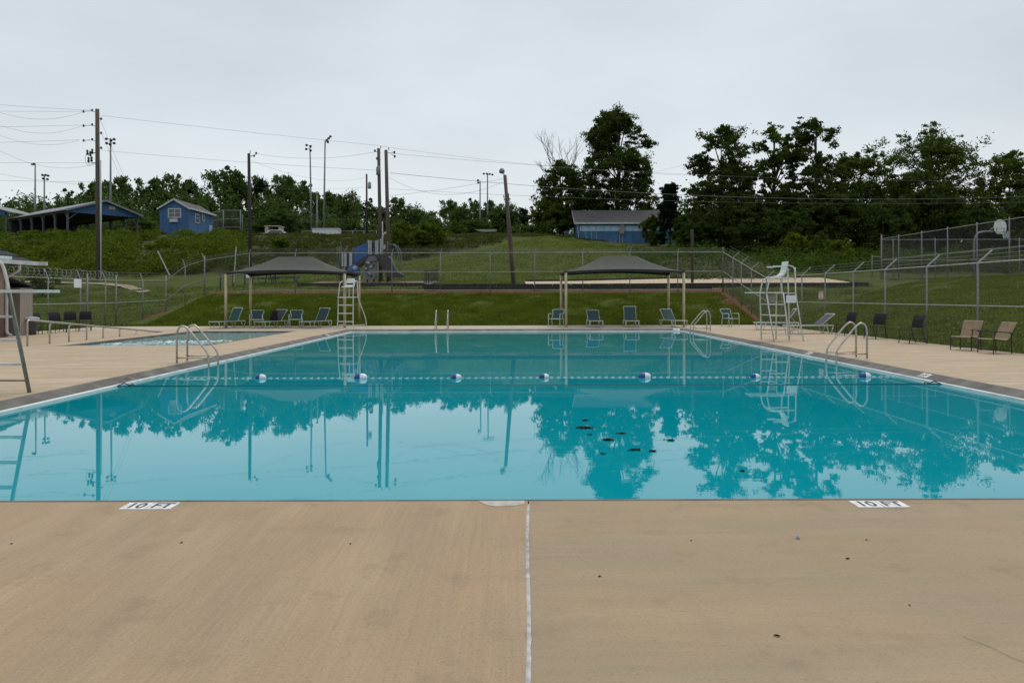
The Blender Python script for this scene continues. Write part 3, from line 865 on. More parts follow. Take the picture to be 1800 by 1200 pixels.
# ------------------------------------------------------------------ lifeguard stands
def side_stand(lab, loc, rz, tube_m, up_m, signs, ax=0.12, fl=-0.14):
    """tall stand with ladders on both sides; local -x faces the pool, y across"""
    t = thing('lifeguard_stand', lab, 'lifeguard stand', loc, rz, 'lifeguard stands round the pool')
    ZP, ZS = 1.62, 2.13
    for s in (-1, 1):
        yb, yt = s * 0.62, s * 0.33
        fr = MB()
        fr.tube([(0, yb, 0), (fl, yt, ZP)], 0.024 if fl < 0 else 0.03, 8)
        fr.build('leg', tube_m, t, smooth=True)
        MB().tube([(0.52, yb, 0), (0.43, yt, ZP)], 0.024, 8).build('leg', tube_m, t, smooth=True)
        MB().tube([(1.0, yb, 0), (0.85, yt, ZP), (0.83, yt, 2.50)], 0.024, 8).build('leg', tube_m, t, smooth=True)
        def fx(z): return (fl * z / ZP, 0.52 - 0.09 * z / ZP, yb + (yt - yb) * z / ZP)
        for z in (0.47, 0.86, 1.24):
            a, c_, y = fx(z)
            MB().box(((a + c_) / 2, y, z), (c_ - a, 0.10, 0.035)).build('step', up_m, t)
        a, c_, y = fx(0.2)
        MB().tube([(a, y, 0.2), (0.98, yb + (yt - yb) * 0.12, 0.2)], 0.016, 6).build('base_bar', tube_m, t, smooth=True)
        hoop = round_path([(fl, yt, ZP), (fl + 0.04, yt, 1.85), (fl + 0.12, yt, ZS), (fl + 0.34, yt, ZS + 0.01), (0.83, yt, ZS)], 0.22)
        MB().tube(hoop, 0.024, 8).build('hoop_rail', up_m, t, smooth=True)
        MB().tube([(0.42, yt, ZP), (0.86, yt, ZP)], 0.018, 6).build('side_bar', up_m, t, smooth=True)
        arm = round_path([(0.83, yt * 0.95, 2.36), (0.80, yt * 0.95, 2.53), (0.6, yt * 0.9, 2.56), (ax, yt * 0.9, 2.52)], 0.12)
        ar = MB().tube(arm, 0.02, 8).build('armrest', up_m, t, smooth=True)
        MB().box((ax + 0.10, yt * 0.9, 2.535), (0.26, 0.06, 0.045)).build('arm_pad', M['plastic_white'], ar)
    MB().box((-0.12, 0, ZP + 0.02), (1.16, 0.58, 0.045)).build('platform', up_m, t)
    MB().tube([(0.86, -0.33, ZP), (0.86, 0.33, ZP)], 0.018, 6).build('back_bar', tube_m, t, smooth=True)
    MB().tube([(0.50, 0, ZP), (0.47, 0, ZS + 0.05)], 0.03, 8).build('pedestal', tube_m, t, smooth=True)
    seat = [(0.02, ZS + 0.06), (0.22, ZS + 0.075), (0.40, ZS + 0.10), (0.49, ZS + 0.17), (0.54, ZS + 0.28), (0.57, ZS + 0.45), (0.60, ZS + 0.58)]
    st = MB()
    for (x0, z0), (x1, z1) in zip(seat, seat[1:]):
        nx_, nz_ = (z1 - z0), -(x1 - x0)
        l = math.hypot(nx_, nz_); nx_, nz_ = nx_ / l * 0.05, nz_ / l * 0.05
        st.slab([(x0, -0.24, z0), (x1, -0.24, z1), (x1, 0.24, z1), (x0, 0.24, z0)], (nx_, 0, nz_))
    st.build('seat', M['plastic_white'], t)
    if signs:
        sg = MB().box((0.67, -0.405, 1.42), (0.33, 0.015, 0.25)).build('sign_board', M['sign_white'], t)
        for k in range(4):
            MB().box((0.67, -0.4145, 1.50 - 0.05 * k), (0.24 - 0.03 * (k % 2), 0.003, 0.010)).build('print_line', pm('print %d' % k, (0.35, 0.40, 0.55), 0.6), sg)
        MB().box((0.27, 0.36, 1.42), (0.25, 0.015, 0.25)).build('sign_board', M['sign_grey'], t)
    return t
side_stand('tall white lifeguard stand with a white sign on the right side deck', (8.92, 25.55, 0), 0, M['stand_white'], M['stand_white'], True)
# near stand at the left edge of the picture, a grey tubular stand mirrored to face the pool
side_stand('grey lifeguard stand cut off by the left edge of the photo', (-7.80, 11.40, 0), math.pi, M['stand_grey'], M['stand_white'], False, 0.42, 0.13)

def front_stand(lab, loc, rz):
    """ladder-front stand; local -y faces the pool"""
    t = thing('lifeguard_stand', lab, 'lifeguard stand', loc, rz, 'lifeguard stands round the pool')
    m = M['stand_white']
    for s in (-1, 1):
        MB().tube(round_path([(s * 0.46, -0.05, 0), (s * 0.40, 0.0, 0.16), (s * 0.385, 0.05, 1.5), (s * 0.36, 0.16, 2.22), (s * 0.34, 0.42, 2.30), (s * 0.34, 0.62, 2.30)], 0.12), 0.026, 8).build('leg', m, t, smooth=True)
        MB().tube(round_path([(s * 0.60, 1.18, 0), (s * 0.58, 1.12, 0.45), (s * 0.38, 0.62, 1.5), (s * 0.34, 0.62, 2.30)], 0.15), 0.024, 8).build('leg', m, t, smooth=True)
        MB().tube([(s * 0.40, 0, 0.14), (s * 0.59, 1.16, 0.14)], 0.016, 6).build('base_bar', m, t, smooth=True)
        MB().tube([(s * 0.38, 0.05, 1.5), (s * 0.38, 0.62, 1.5)], 0.018, 6).build('side_bar', m, t, smooth=True)
    MB().tube([(-0.40, 0, 0.14), (0.40, 0, 0.14)], 0.016, 6).build('base_bar', m, t, smooth=True)
    for z in (0.32, 0.72, 1.12):
        MB().box((0, 0.03, z), (0.78, 0.10, 0.05)).build('step', m, t)
    MB().box((0, 0.10, 1.5), (0.80, 0.28, 0.055)).build('platform', m, t)
    MB().tube([(0.02, 0.40, 1.5), (0.02, 0.40, 2.02)], 0.03, 8).build('pedestal', m, t, smooth=True)
    st = MB()
    prof = [(0.12, 2.03), (0.30, 2.045), (0.46, 2.06), (0.54, 2.12)]
    for (y0, z0), (y1, z1) in zip(prof, prof[1:]):
        st.slab([(-0.26, y0, z0), (0.26, y0, z0), (0.26, y1, z1), (-0.26, y1, z1)], (0, 0, -0.05))
    se = st.build('seat', M['plastic_white'], t)
    bk = MB().slab([(-0.20, 0.56, 2.20), (0.20, 0.56, 2.20), (0.21, 0.60, 2.30), (0.20, 0.63, 2.44), (-0.20, 0.63, 2.44), (-0.21, 0.60, 2.30)], (0, 0.045, 0))
    for s in (-1, 1): bk.box((s * 0.22, 0.56, 2.2), (0.07, 0.05, 0.30), rx=-0.2)
    bk.build('backrest', M['plastic_white'], t)
front_stand('white lifeguard stand with front ladder at the far left pool corner', (XX(607, 36.0), 36.0, 0), R(-12))

# ------------------------------------------------------------------ chairs
def armchair(lab, loc, rz, fm, sm, group, low=False):
    """sling armchair; local -y is the front"""
    t = thing('patio_armchair', lab, 'chair', loc, rz, group)
    w, d, zs = 0.30, 0.29, 0.40
    for sx in (-1, 1):
        MB().tube([(sx * w, -d, 0), (sx * w, -d + 0.02, 0.62)], 0.017, 7).build('leg', fm, t, smooth=True)
        MB().tube([(sx * w, d + 0.03, 0), (sx * w, d - 0.05, 0.44)], 0.017, 7).build('leg', fm, t, smooth=True)
        MB().tube(round_path([(sx * w, -d + 0.02, 0.60), (sx * w, -d + 0.05, 0.65), (sx * w, d - 0.02, 0.64)], 0.05), 0.02, 7).build('arm', fm, t, smooth=True)
    MB().tube([(-w, -d, zs), (w, -d, zs)], 0.016, 7).build('seat_bar', fm, t, smooth=True)
    MB().tube([(-w, d - 0.05, zs), (w, d - 0.05, zs)], 0.016, 7).build('seat_bar', fm, t, smooth=True)
    se = MB()
    se.slab([(-w + 0.02, -d, zs + 0.005), (w - 0.02, -d, zs + 0.005), (w - 0.02, -0.02, zs - 0.035), (-w + 0.02, -0.02, zs - 0.035)], (0, 0, 0.008))
    se.slab([(-w + 0.02, -0.02, zs - 0.035), (w - 0.02, -0.02, zs - 0.035), (w - 0.02, d - 0.04, zs - 0.01), (-w + 0.02, d - 0.04, zs - 0.01)], (0, 0, 0.008))
    se.build('seat', sm, t)
    ya, yb, za, zb = d - 0.05, d + 0.15, zs, 0.86
    bf = round_path([(-w + 0.01, ya, za), (-w + 0.05, ya + 0.06, 0.60), (-w - 0.02, yb, zb - 0.03), (-w + 0.06, yb, zb), (w - 0.06, yb, zb), (w + 0.02, yb, zb - 0.03), (w - 0.05, ya + 0.06, 0.60), (w - 0.01, ya, za)], 0.06)
    bk = MB().slab([(-w + 0.03, ya, za + 0.03), (w - 0.03, ya, za + 0.03), (w - 0.05, ya + 0.08, 0.62), (w - 0.01, yb, zb - 0.02), (-w + 0.01, yb, zb - 0.02), (-w + 0.05, ya + 0.08, 0.62)], (0, 0.008, 0)).build('backrest', sm, t)
    MB().tube(bf, 0.017, 7).build('back_frame', fm, bk, smooth=True)
    return t

def chaise(lab, loc, rz, ang, fm, sm, group, name='chaise_lounge'):
    """sling chaise; local +x is the foot end, back raised by ang degrees"""
    t = thing(name, lab, 'lounge chair', loc, rz, group)
    w, zf = 0.31, 0.33
    x0, x1, xh = -0.62, 1.22, -0.10
    fr = round_path([(x0, -w, zf), (x1, -w, zf), (x1, w, zf), (x0, w, zf)], 0.08)
    MB().tube(fr + [Vector((x0, w, zf)), Vector((x0, -w, zf))], 0.018, 7).build('frame', fm, t, smooth=True)
    for xa, xb in ((x1 - 0.04, x1 - 0.16), (x1 - 0.46, x1 - 0.34), (x0 + 0.30, x0 + 0.16), (x0 - 0.0, x0 + 0.10)):
        for s in (-1, 1):
            MB().tube([(xa, s * w, zf), (xb, s * w, 0.0)], 0.016, 7).build('leg', fm, t, smooth=True)
    for s in (-1, 1):
        MB().tube([(x0 + 0.13, s * w, 0.016), (x0 + 0.02, s * w, 0.016)], 0.016, 6).build('foot_bar', fm, t, smooth=True)
    MB().slab([(xh, -w + 0.02, zf + 0.006), (x1, -w + 0.02, zf + 0.006), (x1, w - 0.02, zf + 0.006), (xh, w - 0.02, zf + 0.006)], (0, 0, 0.008)).build('seat', sm, t)
    a = R(ang); Lb = 0.74
    ex, ez = xh - math.cos(a) * Lb, zf + math.sin(a) * Lb
    nx_, nz_ = math.sin(a) * 0.009, math.cos(a) * 0.009
    bk = MB().slab([(xh, -w + 0.03, zf + 0.01), (xh, w - 0.03, zf + 0.01), (ex, w - 0.03, ez), (ex, -w + 0.03, ez)], (nx_, 0, nz_)).build('backrest', sm, t)
    hx, hz_ = ex + math.cos(a) * 0.10, ez - math.sin(a) * 0.10
    MB().tube(round_path([(hx, -w, hz_), (ex, -w, ez), (ex, w, ez), (hx, w, hz_)], 0.05), 0.024, 7).build('head_rail', fm, bk, smooth=True)
    for s in (-1, 1):
        MB().tube([(xh, s * (w - 0.015), zf), (ex, s * (w - 0.015), ez)], 0.013, 6).build('side_rail', fm, bk, smooth=True)
    if ang > 20:
        MB().tube([((xh + ex) / 2, 0.0, (zf + ez) / 2), (x0 + 0.05, 0.0, zf)], 0.012, 6).build('prop', fm, t, smooth=True)
    return t
FW, G0 = M['frame_white'], 'white framed chairs along the far deck'
YR = 36.9
chaise('teal chaise with raised back by the leftmost shade post', (XX(407, YR), YR, 0), R(247), 62, FW, M['sling_teal'], G0)
armchair('white framed armchair beside the teal chaise', (XX(451, YR), YR, 0), R(12), FW, M['sling_green'], G0)
chaise('white framed chaise with a black bag on it between two armchairs', (XX(483, YR), YR, 0), R(250), 48, FW, M['sling_grey'], G0)
armchair('white framed armchair right of the chaise with the black bag', (XX(520, YR), YR, 0), R(10), FW, M['sling_green'], G0)
chaise('dark teal chaise just left of the far lifeguard stand', (XX(561, YR), YR, 0), R(248), 58, FW, M['sling_green'], G0)
armchair('white framed armchair at the left post of the right canopy', (XX(977, YR), YR, 0), R(-22), FW, M['sling_green'], G0)
chaise('dark teal chaise facing the pool, leftmost under the right canopy', (XX(1044, YR), YR, 0), R(270), 40, FW, M['sling_green'], G0)
chaise('dark teal chaise with the highest back under the middle of the right canopy', (XX(1108, YR), YR, 0), R(266), 66, FW, M['sling_green'], G0)
chaise('dark teal chaise under the right end of the right canopy', (XX(1179, YR), YR, 0), R(283), 45, FW, M['sling_green'], G0)
armchair('white framed armchair alone near the far right handrail', (XX(1284, YR), YR, 0), R(20), FW, M['sling_teal'], G0)
# black bag hung over the back of the chaise
bgp = (XX(481, YR), YR - 0.02, 0.34)
bg = thing('black_bag', 'black bag piled on the chaise between the two armchairs', 'bag', bgp)
bm_ = MB(); rb = random.Random(6)
for k in range(7):
    cx, cz = rb.uniform(-0.16, 0.12), 0.10 + 0.055 * k
    bm_.lathe([(0.02, -0.13), (0.10, -0.11), (0.14 + rb.uniform(-.02, .03), -0.02), (0.13, 0.06), (0.05, 0.10)], 9, (cx, rb.uniform(-0.06, 0.06), cz))
bm_.build('bag_body', M['black'], bg)
MB().tube(round_path([(-0.22, -0.12, 0.42), (-0.1, -0.16, 0.30), (0.12, -0.17, 0.30), (0.2, -0.1, 0.42)], 0.1), 0.015, 6).build('strap', M['black'], bg)

def sled_chair(lab, loc, rz, fm, sm, group, tall=0.94, name='patio_chair'):
    """black metal chair with curved back; local -y is the front"""
    t = thing(name, lab, 'chair', loc, rz, group)
    w = 0.24
    for sx in (-1, 1):
        MB().tube(round_path([(sx * w, -0.25, 0.44), (sx * w, -0.24, 0.22), (sx * w, -0.27, 0.0)], 0.1), 0.015, 6).build('leg', fm, t, smooth=True)
        MB().tube(round_path([(sx * w, 0.36, 0.0), (sx * w, 0.22, 0.25), (sx * w, 0.20, 0.46), (sx * w, 0.24, 0.72), (sx * w, 0.36, tall)], 0.15), 0.015, 6).build('leg', fm, t, smooth=True)
        MB().tube([(sx * w, -0.25, 0.16), (sx * w, 0.25, 0.14)], 0.010, 6).build('stretcher', fm, t, smooth=True)
        MB().tube(round_path([(sx * w, -0.25, 0.44), (sx * w, 0.21, 0.42)], 0.05), 0.013, 6).build('seat_rail', fm, t, smooth=True)
    MB().slab([(-w, -0.25, 0.43), (w, -0.25, 0.43), (w, 0.20, 0.41), (-w, 0.20, 0.41)], (0, 0, 0.014)).build('seat', sm, t)
    bk = MB()
    pr = [(0.205, 0.50), (0.225, 0.62), (0.26, 0.76), (0.33, 0.88)]
    for (y0, z0), (y1, z1) in zip(pr, pr[1:]):
        bk.slab([(-w, y0, z0), (w, y0, z0), (w, y1, z1), (-w, y1, z1)], (0, 0.01, 0))
    bk.build('backrest', sm, t)
    return t
GB = 'black metal chairs'
FBk = M['frame_black']
def on_deck(px, Y): return (XX(px, Y), Y, 0.002)
sled_chair('single black metal chair in front of a fence post left of the tan chairs', on_deck(1602, 23.7), R(-80), FBk, M['black'], GB)
sled_chair('black mesh chair partly behind the nearest right handrail', on_deck(1538, 26.2), R(-65), FBk, M['black'], GB)
sled_chair('black metal chair standing behind the grey chaise by the right fence', on_deck(1487, 28.5), R(-75), FBk, M['black'], GB)
sled_chair('leftmost black chair behind the ramp railing', (-19.75, 31.2, 0.002), R(82), FBk, M['black'], GB)
sled_chair('second black chair from the bin behind the ramp railing', (-19.6, 32.1, 0.002), R(60), FBk, M['black'], GB)
sled_chair('third black chair from the bin behind the ramp railing', (-19.55, 33.0, 0.002), R(40), FBk, M['black'], GB)
sled_chair('rightmost black chair behind the ramp railing near the gate', (-19.45, 33.9, 0.002), R(25), FBk, M['black'], GB)

def sling_chair(lab, loc, rz, fm, sm, group):
    """low tan sling armchair with dark frame; local -y is the front"""
    t = thing('sling_armchair', lab, 'chair', loc, rz, group)
    t.scale = (0.92, 0.92, 0.92)
    w = 0.28
    pr = [(-0.30, 0.40), (-0.26, 0.425), (-0.05, 0.39), (0.16, 0.375), (0.24, 0.43), (0.34, 0.62), (0.46, 0.86), (0.50, 0.885)]
    se, bk = MB(), MB()
    for i, ((y0, z0), (y1, z1)) in enumerate(zip(pr, pr[1:])):
        (se if i < 3 else bk).slab([(-w, y0, z0), (w, y0, z0), (w, y1, z1), (-w, y1, z1)], (0, 0.004, 0.010))
    se.build('seat', sm, t); bk.build('backrest', sm, t)
    for sx in (-1, 1):
        x = sx * (w + 0.02)
        MB().tube([(x, y, z - 0.012) for y, z in pr[1:-1]], 0.013, 6).build('side_rail', fm, t, smooth=True)
        MB().tube(round_path([(x, -0.27, 0.0), (x, -0.25, 0.44), (x, -0.19, 0.60), (x, -0.30, 0.64), (x, 0.30, 0.60)], 0.06), 0.014, 6).build('arm', fm, t, smooth=True)
        MB().tube(round_path([(x, 0.30, 0.0), (x, 0.29, 0.50), (x, 0.27, 0.60)], 0.05), 0.014, 6).build('leg', fm, t, smooth=True)
        MB().tube([(x, -0.26, 0.10), (x, 0.30, 0.10)], 0.010, 6).build('stretcher', fm, t, smooth=True)
    MB().tube([(-w, -0.26, 0.10), (w, -0.26, 0.10)], 0.010, 6).build('stretcher', fm, t, smooth=True)
    MB().tube([(-w, 0.30, 0.10), (w, 0.30, 0.10)], 0.010, 6).build('stretcher', fm, t, smooth=True)
sling_chair('tan sling armchair turned towards us, left one of the tan pair', on_deck(1697, 20.7), R(-58), FBk, M['sling_tan'], 'tan sling armchairs by the right fence')
sling_chair('tan sling armchair seen from the side, rightmost chair by the fence', on_deck(1747, 19.6), R(-84), FBk, M['sling_tan'], 'tan sling armchairs by the right fence')
chaise('white framed grey chaise with raised back by the right fence', (12.35, 29.9, 0), R(186), 38, M['stand_white'], M['sling_grey'], 'lounges by the right fence')
chaise('white framed chaise behind the right lifeguard stand', (12.2, 33.0, 0), R(170), 55, M['stand_white'], M['sling_grey'], 'lounges by the right fence')

# ------------------------------------------------------------------ shade canopies
def canopy(lab, fx0, fx1, sign):
    YF, YB, ZC = 36.55, 40.05, 2.70
    X0, X1 = XX(fx0, YF), XX(fx1, YF)
    t = thing('shade_canopy', lab, 'shade canopy', (X0, YF, 0), 0, 'grey shade canopies behind the pool')
    o = Vector((X0, YF, 0))
    W, D = X1 - X0, YB - YF
    for (x, y) in ((0, 0), (W, 0), (0, D), (W, D)):
        zb = gz(X0 + x, YF + y) - 0.15
        p_ = MB().tube([(x, y, zb), (x, y, ZC + 0.02)], 0.066, 14).build('post', M['post_tan'], t, smooth=True)
        MB().lathe([(0.075, ZC + 0.0), (0.08, ZC + 0.05), (0.04, ZC + 0.09)], 10, (x, y, 0)).build('post_cap', M['shade_hem'], p_)
    # tensioned fabric: hipped, edges bowed inwards, faces sagging slightly
    def edge(a, b, n=12, bow=0.22):
        a, b = Vector(a), Vector(b)
        mid = Vector((W / 2, D / 2, ZC))
        out = []
        for k in range(n):
            s = k / n
            p_ = a.lerp(b, s)
            k4 = 4 * s * (1 - s)
            out.append(p_ + (mid - p_).normalized() * bow * k4 + Vector((0, 0, 0.13 * k4)))
        return out
    C = [(-0.05, -0.05, ZC + 0.03), (W + 0.05, -0.05, ZC + 0.03), (W + 0.05, D + 0.05, ZC + 0.03), (-0.05, D + 0.05, ZC + 0.03)]
    n = 12
    per = []
    for k in range(4): per += edge(C[k], C[(k + 1) % 4], n)
    rl, rz_ = W * 0.30, ZC + 0.90
    r0, r1 = Vector((W / 2 - rl / 2, D / 2, rz_)), Vector((W / 2 + rl / 2, D / 2, rz_))
    def top(p_):
        if abs(p_.y - D / 2) < 0.01 and (p_.x < 0.5 or p_.x > W - 0.5): return r0 if p_.x < W / 2 else r1
        f = min(1, max(0, (p_.x) / W))
        return r0.lerp(r1, f)
    steps = 7
    rows = []
    for s in range(steps + 1):
        u = s / steps
        row = []
        for p_ in per:
            q_ = p_.lerp(top(p_), u)
            q_.z -= 0.16 * 4 * u * (1 - u) * 0.7
            row.append(q_)
        rows.append(row)
    m = MB(); nn = len(per)
    vs = [p_ for r in rows for p_ in r]
    fs = []
    for s in range(steps):
        for k in range(nn):
            fs.append((s * nn + k, s * nn + (k + 1) % nn, (s + 1) * nn + (k + 1) % nn, (s + 1) * nn + k))
    m.add(vs, fs)
    fb = m.build('canopy', M['shade'], t, smooth=True)
    h = MB()
    for k in range(nn):
        a, b_ = per[k], per[(k + 1) % nn]
        h.slab([a + Vector((0, 0, -0.10)), b_ + Vector((0, 0, -0.10)), b_ + Vector((0, 0, 0.012)), a + Vector((0, 0, 0.012))], (Vector((W / 2, D / 2, 0)) - Vector((a.x, a.y, 0))).normalized() * -0.012)
    h.build('hem', M['shade_hem'], fb)  # hem made deeper and black to paint in the canopy's shaded underside
    for (x, y) in ((0, 0), (W, 0), (0, D), (W, D)):
        e = r0 if x == 0 else r1
        MB().tube([(x, y, ZC), (e.x, e.y, e.z - 0.30)], 0.035, 8).build('rafter', M['shade_hem'], t, smooth=True)
    MB().tube([r0 - Vector((0, 0, .28)), r1 - Vector((0, 0, .28))], 0.035, 8).build('ridge_beam', M['shade_hem'], t, smooth=True)
    return t
ct = canopy('grey hipped shade canopy on tan posts over the left chairs', 397, 606, 1)
canopy('grey hipped shade canopy on tan posts over the right lounges', 995, 1202, 1)
MB().box((XX(435.5, 40.1) - ct.location.x, 40.16 - ct.location.y, 2.66), (0.20, 0.01, 0.19)).build('notice', M['sign_white'], ct)

# ------------------------------------------------------------------ chain link fences
def link_mesh(mb, A, B, h, p=0.075, r=0.0018, v0=0.03):
    A, B = Vector(A), Vector(B)
    Lh = math.hypot(B.x - A.x, B.y - A.y)
    d = (B - A) / Lh
    nrm = Vector((-d.y, d.x, 0)).normalized()
    hh = h - v0
    def P(u, v_, k): return A + d * u + Vector((0, 0, v0 + v_)) + nrm * 0.0025 * k
    k = -hh
    while k < Lh:
        for sgn in (1, -1):
            u0, u1 = k, k + hh
            v_0, v_1 = 0.0, hh
            if u0 < 0: v_0 = -u0; u0 = 0
            if u1 > Lh: v_1 = hh - (u1 - Lh); u1 = Lh
            if u1 - u0 < 0.01: continue
            if sgn < 0: v_0, v_1 = hh - v_0, hh - v_1
            a, b_ = P(u0, v_0, sgn), P(u1, v_1, sgn)
            t_ = (b_ - a).normalized(); s_ = t_.cross(nrm)
            tri = [nrm * r, (s_ * 0.866 - nrm * 0.5) * r, (-s_ * 0.866 - nrm * 0.5) * r]
            mb.add([a + q_ for q_ in tri] + [b_ + q_ for q_ in tri], [(0, 1, 4, 3), (1, 2, 5, 4), (2, 0, 3, 5)])
        k += p
def fence(name, lab, posts, h, arm=None, corner=(), rails=(1.0, 0.5), skip=(), wires=3, pr=0.030, p=0.075, group=None, rail_m=None, bottom=False):
    """posts: list of (X,Y,Zbase); arm: vector of the barbed wire arm"""
    o = Vector(posts[0])
    t = thing(name, lab, 'fence', o, 0, group)
    rail_m = rail_m or M['galv_light']
    ends = []
    for k, q_ in enumerate(posts):
        q_ = Vector(q_) - o
        big = k in corner
        r = pr * (1.5 if big else 1)
        ex = 0.12 if not big else 0.30
        po = MB().tube([q_ - Vector((0, 0, 0.2)), q_ + Vector((0, 0, h + (0.03 if arm and not big else ex)))], r, 8).build('post', M['galv'], t, smooth=True)
        if arm:
            e = q_ + Vector((0, 0, h + 0.02)) + Vector(arm)
            if not big:
                MB().bar(q_ + Vector((0, 0, h + 0.0)), e, 0.045, 0.03).build('arm', M['galv_light'], po)
            ends.append((q_ + Vector((0, 0, h + 0.02)), e))
    lk = MB()
    for k in range(len(posts) - 1):
        if k in skip: continue
        a, b_ = Vector(posts[k]) - o, Vector(posts[k + 1]) - o
        for f in rails:
            MB().tube([a + Vector((0, 0, h * f)), b_ + Vector((0, 0, h * f))], 0.021, 7, False).build('rail', rail_m, t, smooth=True)
        if bottom:
            MB().tube([a + Vector((0, 0, 0.07)), b_ + Vector((0, 0, 0.07))], 0.021, 7, False).build('rail', rail_m, t, smooth=True)
        link_mesh(lk, a, b_, h, p)
    lk.build('chain_link', M['link'], t, kind='stuff')
    if arm and wires:
        for w in range(wires):
            f = 0.3 + 0.7 * w / max(1, wires - 1)
            mbw = MB()
            for k in range(len(ends) - 1):
                if k in skip: continue
                mbw.tube([ends[k][0].lerp(ends[k][1], f), ends[k + 1][0].lerp(ends[k + 1][1], f)], 0.005, 4, False)
            mbw.build('barbed_wire', M['galv'], t)
    return t
FX = 13.5
rposts = [(FX, Y, 0.0) for Y in (10.5, 13.2, 15.9, 18.6, 21.3, 23.9, 26.55, 29.0, 31.6, 34.1, 36.6, 38.8)]
rposts += [(FX, 41.2, gz(13.3, 41.2)), (FX, 43.0, gz(13.3, 43.0)), (FX, 44.6, gz(13.3, 44.6)), (FX, 46.7, gz(13.3, 46.7))]
rf = fence('chain_link_fence', 'tall chain link fence with barbed wire arms along the right deck', rposts, 2.46, (0.42, 0, 0.36), corner=(15,), group='chain link fences round the pool')
bx = [13.5, 10.65, 7.62, 4.65, 1.62, -1.2, -4.33, -7.4, -10.4, -13.5, -16.4, -19.6]
bposts = [(X, 46.7 + (X < -19) * 0.9, gz(X, 46.9) - 0.02) for X in bx]
bf_ = fence('chain_link_fence', 'chain link fence along the top of the grass bank behind the pool', bposts, 2.42, (0.10, 0, 0.24), corner=(0, 11), bottom=True, group='chain link fences round the pool')
lposts = [(-19.6, 47.6, gz(-19.6, 46.9) - 0.02), (-20.55, 46.9, gz(-20.55, 46.9)), (-21.45, 46.2, 0.12), (-21.45, 43.3, 0.06), (-21.45, 40.35, 0.0), (-21.45, 39.3, 0.0), (-21.45, 37.6, 0.0), (-21.45, 37.0, 0.0), (-21.45, 34.4, 0.0), (-21.45, 31.6, 0.0)]
lf = fence('chain_link_fence', 'chain link fence with gate and razor coil left of the wading pool', lposts, 2.44, (-0.16, 0, 0.42), corner=(2, 4, 6), group='chain link fences round the pool')
# razor coil on top of the left fence
rzb = MB(); rz_r = random.Random(9)
pts = []
Y = 31.8
while Y < 40.6:
    a = Y * 2 * math.pi / 0.42
    rr_ = 0.23 + 0.05 * math.sin(Y * 3.1)
    pts.append((-21.5 + rr_ * math.cos(a) - 0.05, Y, 2.68 + rr_ * math.sin(a)))
    Y += 0.42 / 14
o = lf.location
rzb.tube(pts, 0.009, 4, False)
rzb.build('razor_coil', M['galv_light'], lf, off=o)
sg = MB().box((-21.40, 36.65, 2.12), (0.012, 0.46, 0.40))
so = thing('fence_sign', 'blank white square sign on the left fence by the gate', 'sign', at(130, 498, 36.65)); so.location.x = -21.38
MB().box((0, 0, 0), (0.012, 0.62, 0.42)).build('board', M['sign_white'], so)
so2 = thing('fence_sign', 'small cream and orange warning sign on the right fence', 'sign', (13.45, 31.9, 1.55))
bd = MB().box((0, 0, 0), (0.012, 0.46, 0.34)).build('board', M['sign_cream'], so2)
MB().box((-0.009, 0, 0.12), (0.004, 0.40, 0.055)).build('heading_band', M['sign_orange'], bd)
MB().box((-0.009, 0, -0.03), (0.004, 0.05, 0.16)).build('figure', M['sign_orange'], bd)
MB().box((-0.009, 0.0, -0.13), (0.004, 0.38, 0.03)).build('footer_band', M['sign_orange'], bd)
for wx, (xa, ya), (xb, yb), lab in ((0, (277, 441), (298, 484), 'slanting pale brace pole on the corner post of the left fence'), (1, (415, 434), (411, 472), 'slanting pale pole behind the left canopy roof')):
    a, b_ = (at(xb, yb, 46.1), at(xa, ya, 45.6)) if wx == 0 else (at(xb, yb + 25, 47.2), at(xa, ya, 47.2))
    po = MB().tube([a, b_], 0.035, 6).build('slanting_pole', M['conduit'], off=a)
    po.location = a; tag(po, lab, 'pole')

# ------------------------------------------------------------------ foliage helpers
def leaf_obj(name, P, S, mat, parent, seed, upright=0.0, kind=None, asp=0.55):
    """many small diamond leaves as one mesh; P positions (n,3), S half lengths (n)"""
    rg = np.random.default_rng(seed)
    n = len(P)
    a = rg.standard_normal((n, 3))
    if upright: a[:, 2] = np.abs(a[:, 2]) + upright
    a /= np.linalg.norm(a, axis=1, keepdims=True)
    b_ = rg.standard_normal((n, 3))
    b_ -= a * np.sum(a * b_, axis=1, keepdims=True)
    b_ /= np.linalg.norm(b_, axis=1, keepdims=True)
    s = S[:, None]
    V = np.stack([P + a * s, P + b_ * s * asp, P - a * s, P - b_ * s * asp], 1).reshape(-1, 3)
    me_ = bpy.data.meshes.new(name)
    me_.vertices.add(4 * n)
    me_.vertices.foreach_set("co", V.astype(np.float32).ravel())
    me_.loops.add(4 * n)
    me_.loops.foreach_set("vertex_index", np.arange(4 * n, dtype=np.int32))
    me_.polygons.add(n)
    me_.polygons.foreach_set("loop_start", np.arange(0, 4 * n, 4, dtype=np.int32))
    me_.update(calc_edges=True)
    me_.materials.append(mat)
    o = bpy.data.objects.new(name, me_)
    COL.objects.link(o)
    o.parent = parent
    if kind: o["kind"] = kind
    return o

